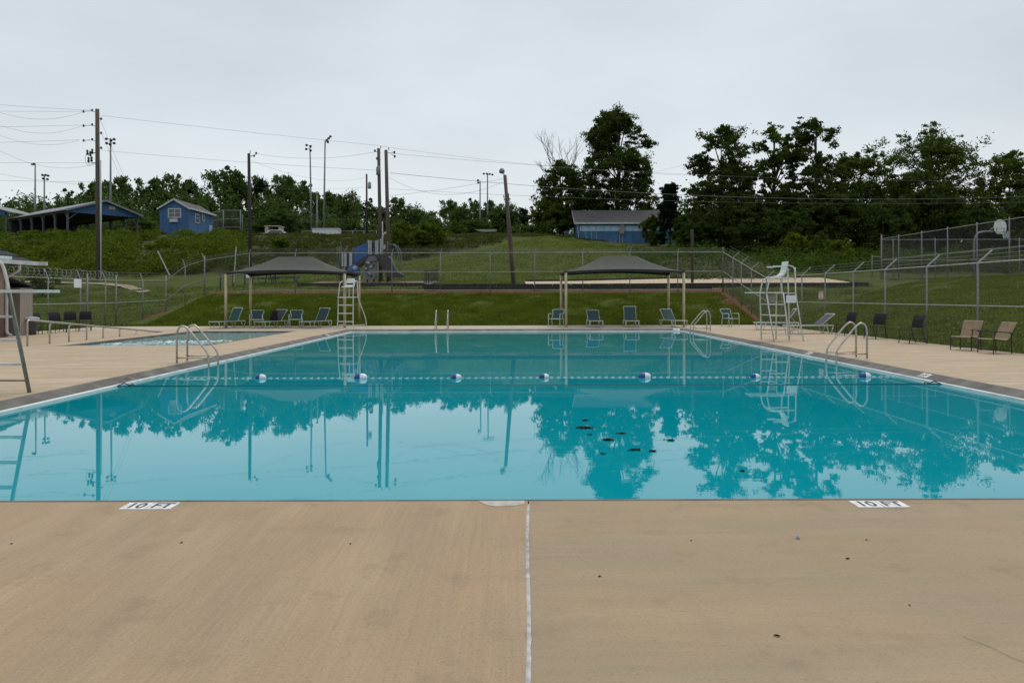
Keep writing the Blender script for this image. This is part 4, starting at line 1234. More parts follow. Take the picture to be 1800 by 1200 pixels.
def crown_points(rg, H, Rr, n, z0, shape='round', ncl=None, spread=0.20, lobes=None):
    """clustered leaf positions in a crown; returns points and the cluster centres"""
    ncl = ncl or 60
    cs = []
    while len(cs) < ncl:
        d = rg.standard_normal(3); d /= np.linalg.norm(d)
        r = rg.uniform(0.35, 1.0) ** 0.5
        p_ = d * r
        zc = (p_[2] + 1) / 2
        if shape == 'cone':
            w = (1 - zc) ** 0.8 + 0.05
            ang = rg.uniform(0, 6.283); q_ = math.sqrt(rg.uniform(0.1, 1)) * w
            p_ = np.array([q_ * math.cos(ang), q_ * math.sin(ang), p_[2]])
        elif shape == 'tall':
            p_[:2] *= 0.75 + 0.35 * math.sin(zc * 3.0)
        elif shape == 'column':
            zc = rg.uniform(0, 1); ang = rg.uniform(0, 6.283)
            q_ = math.sqrt(rg.uniform(0.12, 1)) * (1 - 0.62 * zc ** 4) * (0.8 + 0.2 * math.sin(zc * 2.6))
            p_ = np.array([q_ * math.cos(ang), q_ * math.sin(ang), zc * 2 - 1])
        elif shape == 'dome':
            p_[:2] *= (1.05 - 0.35 * zc)
        cs.append((p_[0] * Rr, p_[1] * Rr, z0 + zc * (H - z0)))
    cs = np.array(cs)
    if lobes is not None: cs = np.concatenate([cs, np.array(lobes)])
    wts = rg.uniform(0.5, 1.5, len(cs)); wts /= wts.sum()
    sg_ = Rr * spread * rg.uniform(0.6, 1.25, len(cs))
    ns = 9                                             # every bough carries a few ragged sprays
    sub = np.repeat(cs, ns, 0) + rg.standard_normal((len(cs) * ns, 3)) * np.array([1, 1, 0.75]) * np.repeat(sg_, ns)[:, None]
    sw = np.repeat(wts, ns) * rg.uniform(0.25, 1.6, len(sub)); sw /= sw.sum()
    ssig = np.repeat(sg_, ns) * rg.uniform(0.22, 0.5, len(sub))
    ax_ = rg.standard_normal((len(sub), 3)); ax_ /= np.linalg.norm(ax_, axis=1, keepdims=True)
    idx = rg.choice(len(sub), n, p=sw)
    off = rg.standard_normal((n, 3)) * np.array([1, 1, 0.6])
    off += ax_[idx] * rg.standard_normal((n, 1)) * 0.8
    P = sub[idx] + off * ssig[idx][:, None]
    P[:, 2] = np.maximum(P[:, 2], 0.25)
    return P, cs

def tree(lab, X, Y, H, Rr, n, ls, mat, seed, shape='round', z0f=0.22, ncl=60, spread=0.20, trunk_r=None, name='tree', group=None, bark=None, limbs=12, sink=0.2, lobes=None, cat='tree'):
    rg = np.random.default_rng(seed)
    t = thing(name, lab, cat, (X, Y, gz(X, Y) - sink), float(rg.uniform(0, 6.28)) * 0, group)
    P, cs = crown_points(rg, H, Rr, n, H * z0f, shape, ncl, spread, lobes)
    leaf_obj('crown', P, rg.uniform(0.6, 1.25, n) * ls, mat, t, seed + 1)
    tr = trunk_r or H * 0.016
    bark = bark or M['bark']
    w1, w2 = rg.uniform(-.03, .03, 2) * H
    trunk = [(0, 0, 0), (w1 * .4, w2 * .4, H * .3), (w1, w2, H * .6), (w1 * .6, w2 * .7, H * .9)]
    mb = MB().tube(trunk, [tr * 1.25, tr, tr * .6, tr * .15], 8)
    tro = mb.build('trunk', bark, t, smooth=True)
    order = rg.permutation(len(cs))[:limbs]
    for k in order:
        c = cs[k]
        zz = max(H * .15, min(H * .8, c[2] * .72))
        f = zz / H
        st = Vector((np.interp(f, [0, .3, .6, .9], [0, w1 * .4, w1, w1 * .6]), np.interp(f, [0, .3, .6, .9], [0, w2 * .4, w2, w2 * .7]), zz))
        e = Vector(c); mid = st.lerp(e, 0.5) + Vector((0, 0, H * 0.02))
        MB().tube([st, mid, e], [tr * .42, tr * .26, tr * .06], 5, False).build('limb', bark, tro, smooth=True)
    return t

def tree_px(lab, px, ytop, hw, Y, n, ls, mat, seed, **kw):
    X = XX(px, Y)
    zt = at(px, ytop, Y).z
    H = zt - gz(X, Y) + kw.get('sink', 0.2)
    return tree(lab, X, Y, H * 0.985, hw * Y / FPX * 0.95, int(n * 2.3), ls, mat, seed, **kw)

# ------------------------------------------------------------------ trees
GT = 'tall trees on the right'
tree_px('tall dark oak behind the blue block building', 1084, 194, 68, 101, 34000, 0.155, M['leaf_b'], 11, shape='column', z0f=0.12, ncl=110, spread=0.14, limbs=26, group=GT)
tree_px('broad lower tree left of the tall oak', 992, 286, 44, 99, 11000, 0.16, M['leaf_b'], 12, z0f=0.2, ncl=50, spread=0.17, group=GT)
tree_px('small bushy tree at the left end of the block building', 972, 352, 34, 97, 6000, 0.16, M['leaf_a'], 13, z0f=0.05, ncl=36, group=GT)
tree_px('narrow feathery conifer between the block building and the woods', 1178, 309, 27, 84, 7000, 0.15, M['leaf_dark'], 14, shape='cone', z0f=0.05, ncl=60, spread=0.16, group=GT)
tree_px('bushy green sapling overhanging the right end of the block building', 1146, 374, 18, 87, 3500, 0.135, M['leaf_a'], 15, shape='dome', z0f=0.05, ncl=24, group=GT)
tree_px('rounded tall tree at the left end of the right hand woods', 1265, 228, 62, 76, 17000, 0.135, M['leaf_b'], 16, shape='column', z0f=0.10, ncl=70, spread=0.155, limbs=18, group=GT)
tree_px('loose topped tall tree second from the left in the woods', 1357, 210, 44, 78, 10500, 0.135, M['leaf_a'], 17, shape='tall', z0f=0.10, ncl=56, spread=0.15, limbs=18, group=GT)
tree_px('tall tree with a pointed tip third in the woods', 1432, 213, 54, 76, 14000, 0.135, M['leaf_b'], 18, shape='column', z0f=0.08, ncl=70, spread=0.15, limbs=18, group=GT)
tree_px('lower rounded tree between the pointed tree and the feathery tree', 1512, 254, 50, 78, 10000, 0.135, M['leaf_a'], 19, z0f=0.08, ncl=56, spread=0.17, group=GT)
tree_px('wide feathery tree with drooping right side above the court', 1632, 219, 96, 80, 21000, 0.125, M['leaf_a'], 20, shape='dome', z0f=0.12, ncl=110, spread=0.115, limbs=30, group=GT)
tree_px('leafy tree at the right edge of the photo', 1772, 271, 56, 74, 11000, 0.13, M['leaf_a'], 21, z0f=0.1, ncl=50, spread=0.16, group=GT)
for px, yt, hw, Y, sd, lab in ((1222, 372, 34, 74, 31, 'dark low tree under the left end of the woods'), (1300, 338, 38, 73, 32, 'dark understorey tree below the rounded tall tree'),
                             (1385, 368, 40, 71, 33, 'dark understorey tree below the loose topped tree'), (1465, 322, 40, 73, 34, 'dark understorey tree below the pointed tree'),
                             (1550, 352, 46, 71, 35, 'dark understorey tree left of the court fence'), (1640, 318, 50, 74, 36, 'dark understorey tree behind the court fence corner'),
                             (1725, 362, 44, 70, 37, 'dark understorey tree behind the basketball hoop'), (1810, 355, 48, 68, 38, 'dark understorey tree at the right photo edge')):
    tree_px(lab, px, yt, hw, Y, 9000, 0.16, M['leaf_b'], sd, z0f=0.02, ncl=44, spread=0.22, limbs=5, group='understorey trees of the right hand woods')
# the woods behind them, a dark mass
rg = np.random.default_rng(77)
nW = 60000
Xw = rg.uniform(23, 95, nW); Yw = rg.uniform(80, 112, nW)
Zt = 4.6 + 1.8 * np.sin(Xw * 0.55) + 1.4 * np.sin(Xw * 1.3 + Yw * .4)
nC = 1300
ci = rg.integers(0, nW, nC); i_ = ci[rg.integers(0, nC, nW)]
Zc = rg.uniform(0.0, 1.0, nW) ** 0.7 * Zt
Pw = np.stack([Xw[i_], Yw[i_], hz(Xw[i_], Yw[i_]) + Zc[i_]], 1) + rg.standard_normal((nW, 3)) * np.array([0.9, 0.9, 0.65])
tag(leaf_obj('woodland', Pw, rg.uniform(0.7, 1.3, nW) * 0.22, M['leaf_b'], None, 78), 'dense dark woodland filling in behind the right hand trees', 'woodland', kind='stuff')

# dead bare tree
dt = thing('dead_tree', 'bare dead tree with pale forked branches left of the tall oak', 'tree', (XX(985, 103), 103, gz(XX(985, 103), 103) - 0.2), 0)
rg2 = random.Random(12)
Hd = at(985, 232, 103).z - dt.location.z
tk = MB().tube([(0, 0, 0), (0.1, 0, Hd * .35), (0.0, 0, Hd * .62)], [0.26, 0.2, 0.13], 7).build('trunk', M['bark_pale'], dt, smooth=True)
def fork(p0, d, ln, r, lev):
    p0, d = Vector(p0), Vector(d).normalized()
    p1 = p0 + d * ln * 0.5 + Vector((rg2.uniform(-.08, .08), rg2.uniform(-.08, .08), 0)) * ln
    p2 = p0 + d * ln + Vector((0, 0, 0.05 * ln))
    MB().tube([p0, p1, p2], [r, r * .8, r * .45], 4, False).build('branch', M['bark_pale'], tk, smooth=True)
    if lev > 0:
        for k in range(3 if lev > 1 else 2):
            nd = d + Vector((rg2.uniform(-.62, .62), rg2.uniform(-.4, .4), rg2.uniform(-.05, .5)))
            fork(p0.lerp(p2, rg2.uniform(.55, 1)), nd, ln * rg2.uniform(.5, .72), r * .55, lev - 1)
for k in range(7):
    z = Hd * (0.42 + 0.03 * k)
    a = rg2.uniform(0, 6.28)
    fork((0.05, 0, z), (math.cos(a) * 0.55, math.sin(a) * 0.4, 0.9), Hd * 0.22, 0.075, 3)

# far skyline trees, each placed by eye; crowns of a few kinds shared between copies
kinds = []
for k, (shape, mat, n, ncl, spread, z0f) in enumerate((('round', M['leaf_far'], 15000, 34, 0.22, 0.06), ('tall', M['leaf_far'], 16000, 40, 0.20, 0.06), ('dome', M['leaf_far'], 15000, 34, 0.22, 0.03), ('cone', M['leaf_dark'], 8000, 34, 0.2, 0.05), ('round', M['leaf_dark'], 9000, 28, 0.18, 0.30))):
    rg = np.random.default_rng(200 + k)
    t = bpy.data.objects.new('skyline_tree', None)
    P, cs = crown_points(rg, 10.0, 3.3, n, 10.0 * z0f, shape, ncl, spread)
    cme = leaf_obj('crown', P, rg.uniform(0.7, 1.3, n) * 0.19, mat, None, 300 + k)
    tro = MB().tube([(0, 0, -0.5), (0.1, 0, 4), (0, 0.1, 9)], [0.22, 0.17, 0.04], 6).build('trunk', M['bark'], None, smooth=True)
    kinds.append((cme, tro))
used = [False] * len(kinds)
def far_tree(px, yt, hw, Y, kd, lab):
    X = XX(px, Y)
    z0 = gz(X, Y) - 0.3
    H = at(px, yt, Y).z - z0
    t = thing('skyline_tree', lab, 'tree', (X, Y, z0), (px * 7 % 63) / 10.0, 'trees on the far skyline')
    s = hw * Y / FPX / 3.3 * 1.28
    t.scale = (s, s, H / 10.15)
    for src in kinds[kd]:
        if not used[kd]: o_ = src
        else:
            o_ = src.copy(); COL.objects.link(o_)
        o_.parent = t
    used[kd] = True
FT = [(8, 349, 26, 140, 0, 'skyline tree at the left edge above the small shelter roof'), (40, 357, 18, 150, 2, 'low skyline tree left of the two far light poles'), (70, 351, 17, 150, 1, 'skyline tree behind the two far light poles'),
      (104, 347, 20, 140, 2, 'skyline tree above the left slope of the pavilion roof'), (134, 336, 22, 138, 0, 'rounded skyline tree above the pavilion left of its ridge'), (160, 316, 16, 150, 1, 'thin topped skyline tree just left of the tall utility pole'),
      (203, 308, 26, 140, 1, 'tall skyline tree just right of the tall utility pole'), (232, 325, 22, 140, 0, 'skyline tree between the pavilion and the blue house'), (268, 309, 24, 142, 1, 'skyline tree left above the blue house roof'),
      (301, 306, 24, 144, 0, 'skyline tree straight above the blue house ridge'), (335, 310, 19, 150, 4, 'dark round headed pine above the blue house right eave'), (359, 330, 20, 140, 2, 'lower skyline tree above the batting cage'),
      (388, 298, 32, 140, 0, 'broad tallest skyline tree left of the dark pole'), (425, 299, 24, 138, 1, 'skyline tree directly behind the dark wooden pole'), (461, 308, 18, 150, 4, 'thin round headed tree right of the dark wooden pole'),
      (490, 308, 24, 142, 0, 'full skyline tree between dark pole and twin light poles'), (515, 309, 18, 145, 1, 'narrow skyline tree left of the twin light poles'), (540, 324, 24, 138, 0, 'skyline tree behind the twin light poles'),
      (574, 334, 22, 140, 1, 'skyline tree behind the single floodlight pole'), (606, 333, 26, 142, 2, 'bare topped skyline tree right of the floodlight pole'), (640, 352, 24, 132, 0, 'skyline tree behind the transformer pole'),
      (697, 348, 30, 134, 0, 'rounded skyline tree right of the two wooden poles'), (726, 360, 24, 130, 2, 'sloping skyline tree beyond the bright bush'), (752, 371, 22, 134, 0, 'low skyline tree in the dip of the skyline'),
      (790, 349, 18, 138, 1, 'narrow skyline tree right of the skyline dip'), (812, 357, 18, 130, 2, 'dark skyline tree left of the white topped poles'), (836, 352, 18, 140, 0, 'skyline tree behind the slim white light poles'),
      (866, 352, 18, 142, 1, 'skyline tree between slim poles and leaning pole'), (885, 357, 26, 118, 2, 'bright green rounded tree behind the leaning wooden pole'), (893, 342, 7, 150, 3, 'thin spindly treetop beside the leaning wooden pole'),
      (917, 366, 16, 128, 3, 'small conifer right of the leaning wooden pole'), (944, 366, 20, 130, 0, 'small skyline tree left of the broad lower tree'),
      (505, 368, 30, 112, 2, 'rounded green tree low in front of the skyline by the white box'), (455, 385, 26, 112, 2, 'low green bush tree beside the dark wooden pole'), (240, 375, 24, 112, 2, 'low bright green tree between pavilion and blue house'),
      (760, 385, 26, 112, 0, 'low green tree beyond the bright bush'), (830, 385, 30, 112, 2, 'low green tree before the slim white poles'), (925, 392, 24, 108, 2, 'low dark thicket tree left of the block building')]
for a in FT: far_tree(*a)
rg = np.random.default_rng(91)
nW, nC = 170000, 2900
cx = rg.uniform(-140, 25, nC); cy = rg.uniform(124, 175, nC)
skyz = np.interp(cx, [-140, -98, -84, -62, -45, -30, -15, -5, 5, 25], [10.0, 9.6, 10.4, 11.5, 10.8, 7.4, 5.2, 5.2, 5.0, 4.5])
cz = hz(cx, cy) + rg.uniform(0.05, 1, nC) ** 0.75 * skyz * (0.8 + 0.2 * np.sin(cx * .9 + 2 * np.sin(cy)))
i_ = rg.integers(0, nC, nW)
Pw = np.stack([cx[i_], cy[i_], cz[i_]], 1) + rg.standard_normal((nW, 3)) * np.array([0.85, 0.85, 0.6])
tag(leaf_obj('woodland', Pw, rg.uniform(0.7, 1.3, nW) * 0.24, M['leaf_far'], None, 92), 'dense wood filling in below the far skyline trees', 'woodland', kind='stuff')

# ------------------------------------------------------------------ shrubs, weeds and grass
def shrub_mass(name, lab, n, xr, yr, hfun, ls, mat, seed, ncl, cr=0.9, cat='shrubs', inside=None):
    rg = np.random.default_rng(seed)
    cx = rg.uniform(*xr, ncl); cy = rg.uniform(*yr, ncl)
    if inside is not None:
        k = inside(cx, cy); cx, cy = cx[k], cy[k]
    ch = hfun(cx, cy) * rg.uniform(0.55, 1.25, len(cx))
    i = rg.integers(0, len(cx), n)
    d = rg.standard_normal((n, 3)); d /= np.linalg.norm(d, axis=1, keepdims=True)
    d *= rg.uniform(0.45, 1.05, (n, 1)) ** 0.5
    X = cx[i] + d[:, 0] * cr * (0.7 + 0.3 * ch[i]); Y = cy[i] + d[:, 1] * cr * (0.7 + 0.3 * ch[i])
    Z = hz(X, Y) + ch[i] * (0.5 + 0.55 * d[:, 2])
    return tag(leaf_obj(name, np.stack([X, Y, Z], 1), rg.uniform(0.6, 1.3, n) * ls, mat, None, seed + 1), lab, cat, kind='stuff')
shrub_mass('shrub_thicket', 'bright green shrub thicket covering the left hillside', 125000, (-80, -21), (61.5, 81), lambda x, y: np.where(y > 73, 0.6, 1.4 + 0.6 * np.sin(x * .5 + y * .3)), 0.115, M['leaf_shrub'], 401, 760, 1.0, inside=lambda x, y: (y > 61.5 + np.clip((x + 30), 0, 9) * 0.55) & (x < XX(425, y)))
shrub_mass('weeds', 'rough weeds and brambles on the slope behind the playground', 42000, (-30, 12), (66, 92), lambda x, y: np.where(y > 80, 0.2, 0.42 + 0.2 * np.sin(x * 1.1)), 0.12, M['leaf_weed'], 411, 1500, 0.8, cat='weeds', inside=lambda x, y: (y > np.interp(x, [-30, -20, -12, -8, -2, 6, 14], [64, 66, 67, 70, 76, 86, 92])) & (x > XX(420, y)))
shrub_mass('undergrowth', 'dark tangled undergrowth at the foot of the right hand woods', 42000, (12, 48), (57, 74), lambda x, y: 1.0 + 0.4 * np.sin(x * .8), 0.13, M['leaf_a'], 421, 700, 1.0, cat='undergrowth', inside=lambda x, y: (y > 60 - 0.05 * x) & ~((x > 27) & (y < 58)))
shrub_mass('vine_growth', 'pale leafy vines climbing the bank behind the right canopy', 9000, (12.5, 19.5), (53.5, 62), lambda x, y: 0.85 + 0 * x, 0.11, M['leaf_pale'], 431, 110, 0.9, cat='vines')
def bush(lab, px, yt, yb, hw, Y, n, ls, mat, seed):
    X = XX(px, Y)
    z0 = gz(X, Y)
    H = max(0.8, at(px, yt, Y).z - z0)
    return tree(lab, X, Y, H, hw * Y / FPX * 0.9, n, ls, mat, seed, shape='dome', z0f=0.02, ncl=26, spread=0.24, name='bush', limbs=4, sink=0.0, trunk_r=0.05, cat='bush', group='bushes on the slopes')
bush('bright green bush right of the playground tower', 712, 394, 440, 26, 74, 5000, 0.13, M['leaf_shrub'], 501)
bush('bright green bush right end, beside the mown slope', 755, 398, 440, 30, 76, 5500, 0.13, M['leaf_shrub'], 502)
bush('small dark bush on the crest right of the bright bushes', 806, 390, 415, 14, 90, 2000, 0.15, M['leaf_a'], 503)
bush('yellow green bush on the weedy slope right of the dark pole', 492, 416, 445, 18, 70, 2500, 0.11, M['leaf_shrub'], 504)
bush('rounded green bush under the woods left of the pair', 1395, 412, 460, 26, 66, 4500, 0.12, M['leaf_shrub'], 505)
bush('rounded green bush under the woods in the middle of the pair', 1440, 408, 458, 22, 67, 4000, 0.12, M['leaf_a'], 506)
bush('rounded green bush under the woods next to the court fence', 1478, 422, 468, 26, 64, 4500, 0.12, M['leaf_shrub'], 507)
bush('green bush beside the bath house roof', 75, 455, 475, 26, 52, 3500, 0.10, M['leaf_shrub'], 508)

def blades(name, lab, n, xr, yr, h, seed, inside=None):
    rg = np.random.default_rng(seed)
    X = rg.uniform(*xr, n); Y = rg.uniform(*yr, n)
    if inside is not None:
        k = inside(X, Y); X, Y = X[k], Y[k]
    n = len(X)
    hh = rg.uniform(0.5, 1.3, n) * h
    base = np.stack([X, Y, hz(X, Y) - 0.03], 1)
    ang = rg.uniform(0, 6.283, n); w = rg.uniform(0.6, 1.4, n) * 0.028
    s = np.stack([np.cos(ang) * w, np.sin(ang) * w, np.zeros(n)], 1)
    tip = base + np.stack([rg.normal(0, .35, n) * hh, rg.normal(0, .35, n) * hh, hh + 0.03], 1)
    V = np.stack([base - s, base + s, tip], 1).reshape(-1, 3)
    me_ = bpy.data.meshes.new(name)
    me_.vertices.add(3 * n); me_.vertices.foreach_set("co", V.astype(np.float32).ravel())
    me_.loops.add(3 * n); me_.loops.foreach_set("vertex_index", np.arange(3 * n, dtype=np.int32))
    me_.polygons.add(n); me_.polygons.foreach_set("loop_start", np.arange(0, 3 * n, 3, dtype=np.int32))
    me_.update(calc_edges=True); me_.materials.append(M['grass'])
    o_ = bpy.data.objects.new(name, me_); COL.objects.link(o_)
    tag(o_, lab, 'grass', kind='stuff')
rgd = np.random.default_rng(3)
blades('grass', 'short mown grass on the bank behind the pool', 90000, (-19.3, 13.2), (38.95, 46.2), 0.085, 601)
blades('grass', 'grass on the slope beyond the right fence', 60000, (13.6, 27), (14, 47), 0.09, 602)
blades('grass', 'grass of the lawn beyond the left fence', 26000, (-34, -21.6), (30, 56), 0.09, 603)
blades('grass', 'rough mown grass on the hill behind the fence', 70000, (-19, 24), (47.5, 84), 0.13, 605, inside=lambda x, y: (y < np.interp(x, [-20, -12, -8, -2, 6, 14, 24], [63, 65, 68, 74, 84, 80, 60])) & ~((x > 0.8) & (x < 23) & (y > 48.3) & (y < 54.7)) & ~((x > -14.5) & (x < -5.4) & (y > 49) & (y < 56.7)))
blades('grass', 'tufts of grass along the far edge of the deck', 5000, (-21, 13.3), (38.86, 39.2), 0.12, 604)

# ------------------------------------------------------------------ utility and light poles
def pole(name, lab, px0, py0, px1, py1, Y, r0, r1, mat, cat='pole', group=None, hide=0.0):
    """pole whose visible foot is at pixel 1 and top at pixel 0; runs on into the ground"""
    top = at(px0, py0, Y)
    X = XX(px1, Y)
    zg = gz(X, Y)
    base = Vector((X, Y, zg))
    t = thing(name, lab, cat, base, 0, group)
    MB().tube([(0, 0, -0.4), top - base], [r0, r1], 12).build('shaft', mat, t, smooth=True)
    return t, base, top
def insulator(t, a, out, up=0.0):
    """small arm with a dark insulator at its end; a and out relative to the pole foot"""
    a = Vector(a); e = a + Vector(out)
    s = MB().tube([a, e], 0.022, 5).build('arm', M['galv'], t, smooth=True)
    MB().lathe([(0.03, -0.10), (0.09, -0.06), (0.05, -0.02), (0.10, 0.03), (0.04, 0.10)], 8, e + Vector((0, 0, up))).build('insulator', M['ceramic'], s, smooth=True)
GP = 'wooden utility poles'
t, b0, tp = pole('utility_pole', 'tall wooden utility pole with a pale conduit left of the blue house', 171, 192, 173, 488, 60, 0.20, 0.15, M['wood_pole'], 'utility pole', GP)
H = tp - b0
MB().tube([(0.26, -0.08, 0), (0.24, -0.08, H.z * 0.70)], 0.07, 8).build('conduit', M['conduit'], t, smooth=True)
def pxz(y, Y=60): return at(172, y, Y).z - b0.z
for y in (195, 220, 246):
    insulator(t, (-0.05, 0, pxz(y + 3)), (-0.42, 0, 0.12), 0.06)
    insulator(t, (-0.42, 0, pxz(y)), (-0.75, 0, -0.05), 0.0)
    insulator(t, (0.1, 0, pxz(y + 14)), (0.16, 0, 0.0), 0.0)
eq = Vector((-0.62, 0, pxz(270)))
for k, (dx, dz) in enumerate(((0, 0), (-0.25, 0.1), (0.15, 0.18), (0.1, -0.45), (-0.15, -0.5))):
    MB().lathe([(0.04, -0.22), (0.10, -0.18), (0.06, 0.0), (0.10, 0.12), (0.03, 0.22)], 8, eq + Vector((dx, 0, dz))).build('cutout', M['ceramic'], t, smooth=True)
MB().tube([(0, 0, pxz(268)), eq + Vector((-0.3, 0, 0))], 0.035, 6).build('arm', M['galv'], t, smooth=True)
MB().tube([(0, 0, pxz(287)), eq + Vector((0.1, 0, -0.75))], 0.035, 6).build('arm', M['galv'], t, smooth=True)
for k in range(3):
    c0 = eq + Vector((-0.3 + 0.2 * k, 0, 0.05))
    MB().tube(round_path([c0, c0 + Vector((-0.15, 0, -0.5)), c0 + Vector((0.0, 0, -0.95)), c0 + Vector((0.35, 0, -1.1 + 0.12 * k))], 0.3), 0.013, 5, False).build('loop_wire', M['wire'], t)

t, b1, tp1 = pole('utility_pole', 'dark wooden utility pole right of the blue house', 437.5, 270, 440, 483, 62, 0.16, 0.12, M['wood_dark'], 'utility pole', GP)
insulator(t, (0, 0, (tp1 - b1).z - 0.2), (0.35, 0, 0.0), 0.0)
insulator(t, (0.1, 0, (tp1 - b1).z - 0.25), (0.42, 0, 0.18), 0.1)
MB().tube([(0.0, 0, (tp1 - b1).z), (0.03, 0, (tp1 - b1).z + 0.25)], 0.03, 6).build('top_pin', M['ceramic'], t)
t, b2, tp2 = pole('utility_pole', 'left wooden pole of the close pair behind the playground', 665.5, 261, 670, 470, 57, 0.155, 0.12, M['wood_pole'], 'utility pole', GP)
hh = (tp2 - b2).z
insulator(t, (0, 0, hh - 0.32), (-0.45, 0, 0.08), 0.06); insulator(t, (0, 0, hh - 0.9), (-0.3, 0, 0.1), 0.02)
MB().tube([(0, 0, hh), (0, 0, hh + 0.2)], 0.03, 6).build('top_pin', M['ceramic'], t)
tf = MB().lathe([(0.10, -0.34), (0.17, -0.30), (0.17, 0.28), (0.10, 0.33), (0.03, 0.42)], 10, (-0.17, -0.12, hh - 1.75)).build('transformer', M['galv'], t, smooth=True)
MB().tube([(0.15, -0.1, 0), (0.13, -0.1, hh * 0.45)], 0.04, 6).build('conduit', M['conduit'], t, smooth=True)
t, b3, tp3 = pole('utility_pole', 'right wooden pole of the close pair behind the playground', 678.5, 264, 684, 470, 56, 0.165, 0.125, M['wood_pole'], 'utility pole', GP)
hh = (tp3 - b3).z
insulator(t, (0, 0, hh - 0.22), (0.42, 0, 0.0), 0.05); insulator(t, (0, 0, hh - 0.22), (-0.25, 0, 0.0), 0.05); insulator(t, (0.2, 0, hh - 0.3), (0.25, 0, -0.18), 0.0)
MB().tube([(0, 0, hh), (0, 0, hh + 0.2)], 0.03, 6).build('top_pin', M['ceramic'], t)
t, b4, tp4 = pole('utility_pole', 'far thin wooden pole with a grey transformer left of the close pair', 644.5, 306, 645, 400, 88, 0.13, 0.10, M['wood_dark'], 'utility pole', GP)
hh = (tp4 - b4).z
MB().lathe([(0.15, -0.40), (0.20, -0.36), (0.20, 0.30), (0.12, 0.36), (0.03, 0.5)], 10, (0.34, 0, hh - 1.35)).build('transformer', M['galv_light'], t, smooth=True)
t, b5, tp5 = pole('light_pole', 'leaning wooden pole with a floodlight behind the grass bank', 887.5, 308, 904, 500, 49.3, 0.15, 0.11, M['wood_pole'], 'light pole', GP)
d5 = tp5 - b5
fl = MB().lathe([(0.06, -0.16), (0.16, -0.13), (0.20, 0.02), (0.12, 0.16), (0.04, 0.2)], 10, d5 + Vector((-0.20, -0.05, 0.26))).build('floodlight', M['galv'], t, smooth=True)
MB().tube([d5, d5 + Vector((-0.15, 0, 0.12))], 0.03, 6).build('bracket', M['galv'], t)
def steel_light(lab, px, yt, yb, Y, heads, px2=None):
    t, b_, tp_ = pole('light_pole', lab, px, yt, px2 or px, yb, Y, 0.15, 0.09, M['metal_pole'], 'light pole', 'steel field light poles')
    h = tp_ - b_
    for dx, dz, s in heads:
        hd = MB().lathe([(0.06, -0.17), (0.17, -0.12), (0.19, 0.06), (0.08, 0.14)], 8, h + Vector((dx, -0.1, dz)), ).build('lamp_head', M['ceramic'] if s else M['galv_light'], t, smooth=True)
        MB().tube([h + Vector((0, 0, min(0, dz))), h + Vector((dx, -0.05, dz))], 0.03, 5, False).build('bracket', M['galv'], t)
steel_light('steel field light just right of the tall utility pole', 194.5, 243, 380, 94, [(-0.5, -0.1, 1), (0.5, -0.15, 1), (-0.45, -0.65, 1), (0.5, -0.65, 1), (0.1, -0.3, 1), (0.0, -0.8, 1)])
steel_light('farthest left slim steel field light with one white head', 62, 289, 385, 105, [(-0.35, 0.0, 0), (-0.1, 0.05, 1)])
steel_light('slim steel field light with two lamp bars at the far left', 78, 309, 385, 105, [(-0.2, 0.1, 1), (0.25, 0.1, 1), (0.6, 0.0, 1), (-0.1, -0.4, 1), (0.5, -0.5, 1)])
steel_light('left steel field light of the pair in the middle', 545, 256, 400, 103, [(-0.45, 0.05, 1), (-0.5, -0.5, 1), (0.1, -0.1, 1), (0.1, -0.7, 1)], 548)
steel_light('taller steel field light with a tilted lamp cluster in the middle', 571.5, 248, 400, 101, [(0.25, 0.1, 1), (0.5, 0.35, 1), (0.75, 0.6, 1), (0.4, -0.15, 1)], 569)
steel_light('short pale pole between the two middle field lights', 557, 340, 400, 106, [(0.0, 0.0, 0)], 558)
steel_light('left slim steel light pole right of the skyline dip', 844, 318, 402, 118, [(-0.35, 0.1, 1), (-0.3, -0.3, 1)])
steel_light('right slim steel light pole with a row of four lamps', 857, 306, 402, 120, [(-0.6, 0.05, 1), (-0.1, 0.05, 1), (0.35, 0.0, 1), (0.8, -0.1, 1)])
t, _, _ = pole('timber_post', 'short dark timber post behind the mulch bed on the right', 1216.5, 403, 1217, 500, 50.2, 0.10, 0.095, M['wood_dark'], 'post')

# ------------------------------------------------------------------ overhead wires
def wire(lab, A, B, mid_px=None, sag=0.6, r=0.0080):
    """A, B: (px, py, depth); sag in metres at the middle"""
    a, b_ = at(*A), at(*B)
    pts = []
    n = 24
    for k in range(n + 1):
        s = k / n
        p_ = a.lerp(b_, s); p_.z -= sag * 4 * s * (1 - s)
        pts.append(p_)
    o_ = MB().tube(pts, r, 4, False).build('power_line', M['wire'], off=a)
    o_.location = a
    tag(o_, lab, 'wire', 'overhead wires')
WZ = 60
wire('topmost wire leaving the tall utility pole to the left', (162, 194, WZ), (-160, 170, 48), sag=0.1)
wire('level wire from the top arm of the tall utility pole', (145, 196, WZ), (-160, 193, 50), sag=0.05)
wire('slack wire hanging below the top arm of the tall utility pole', (145, 197, WZ), (-60, 172, 52), sag=1.0)
wire('level wire from the second arm of the tall utility pole', (147, 220, WZ), (-160, 224, 50), sag=0.05)
wire('slack wire hanging below the second arm of the tall utility pole', (147, 220, WZ), (-60, 190, 52), sag=1.15)
wire('level wire from the third arm of the tall utility pole', (140, 246, WZ), (-160, 253, 50), sag=0.05)
wire('slack wire hanging below the third arm of the tall utility pole', (140, 246, WZ), (-60, 208, 52), sag=1.0)
wire('level thin wire at mid height of the tall utility pole', (160, 286, WZ), (-160, 284, 52), sag=0.05)
wire('slack wire sweeping down left from mid height of the tall pole', (160, 290, WZ), (-60, 228, 52), sag=1.15)
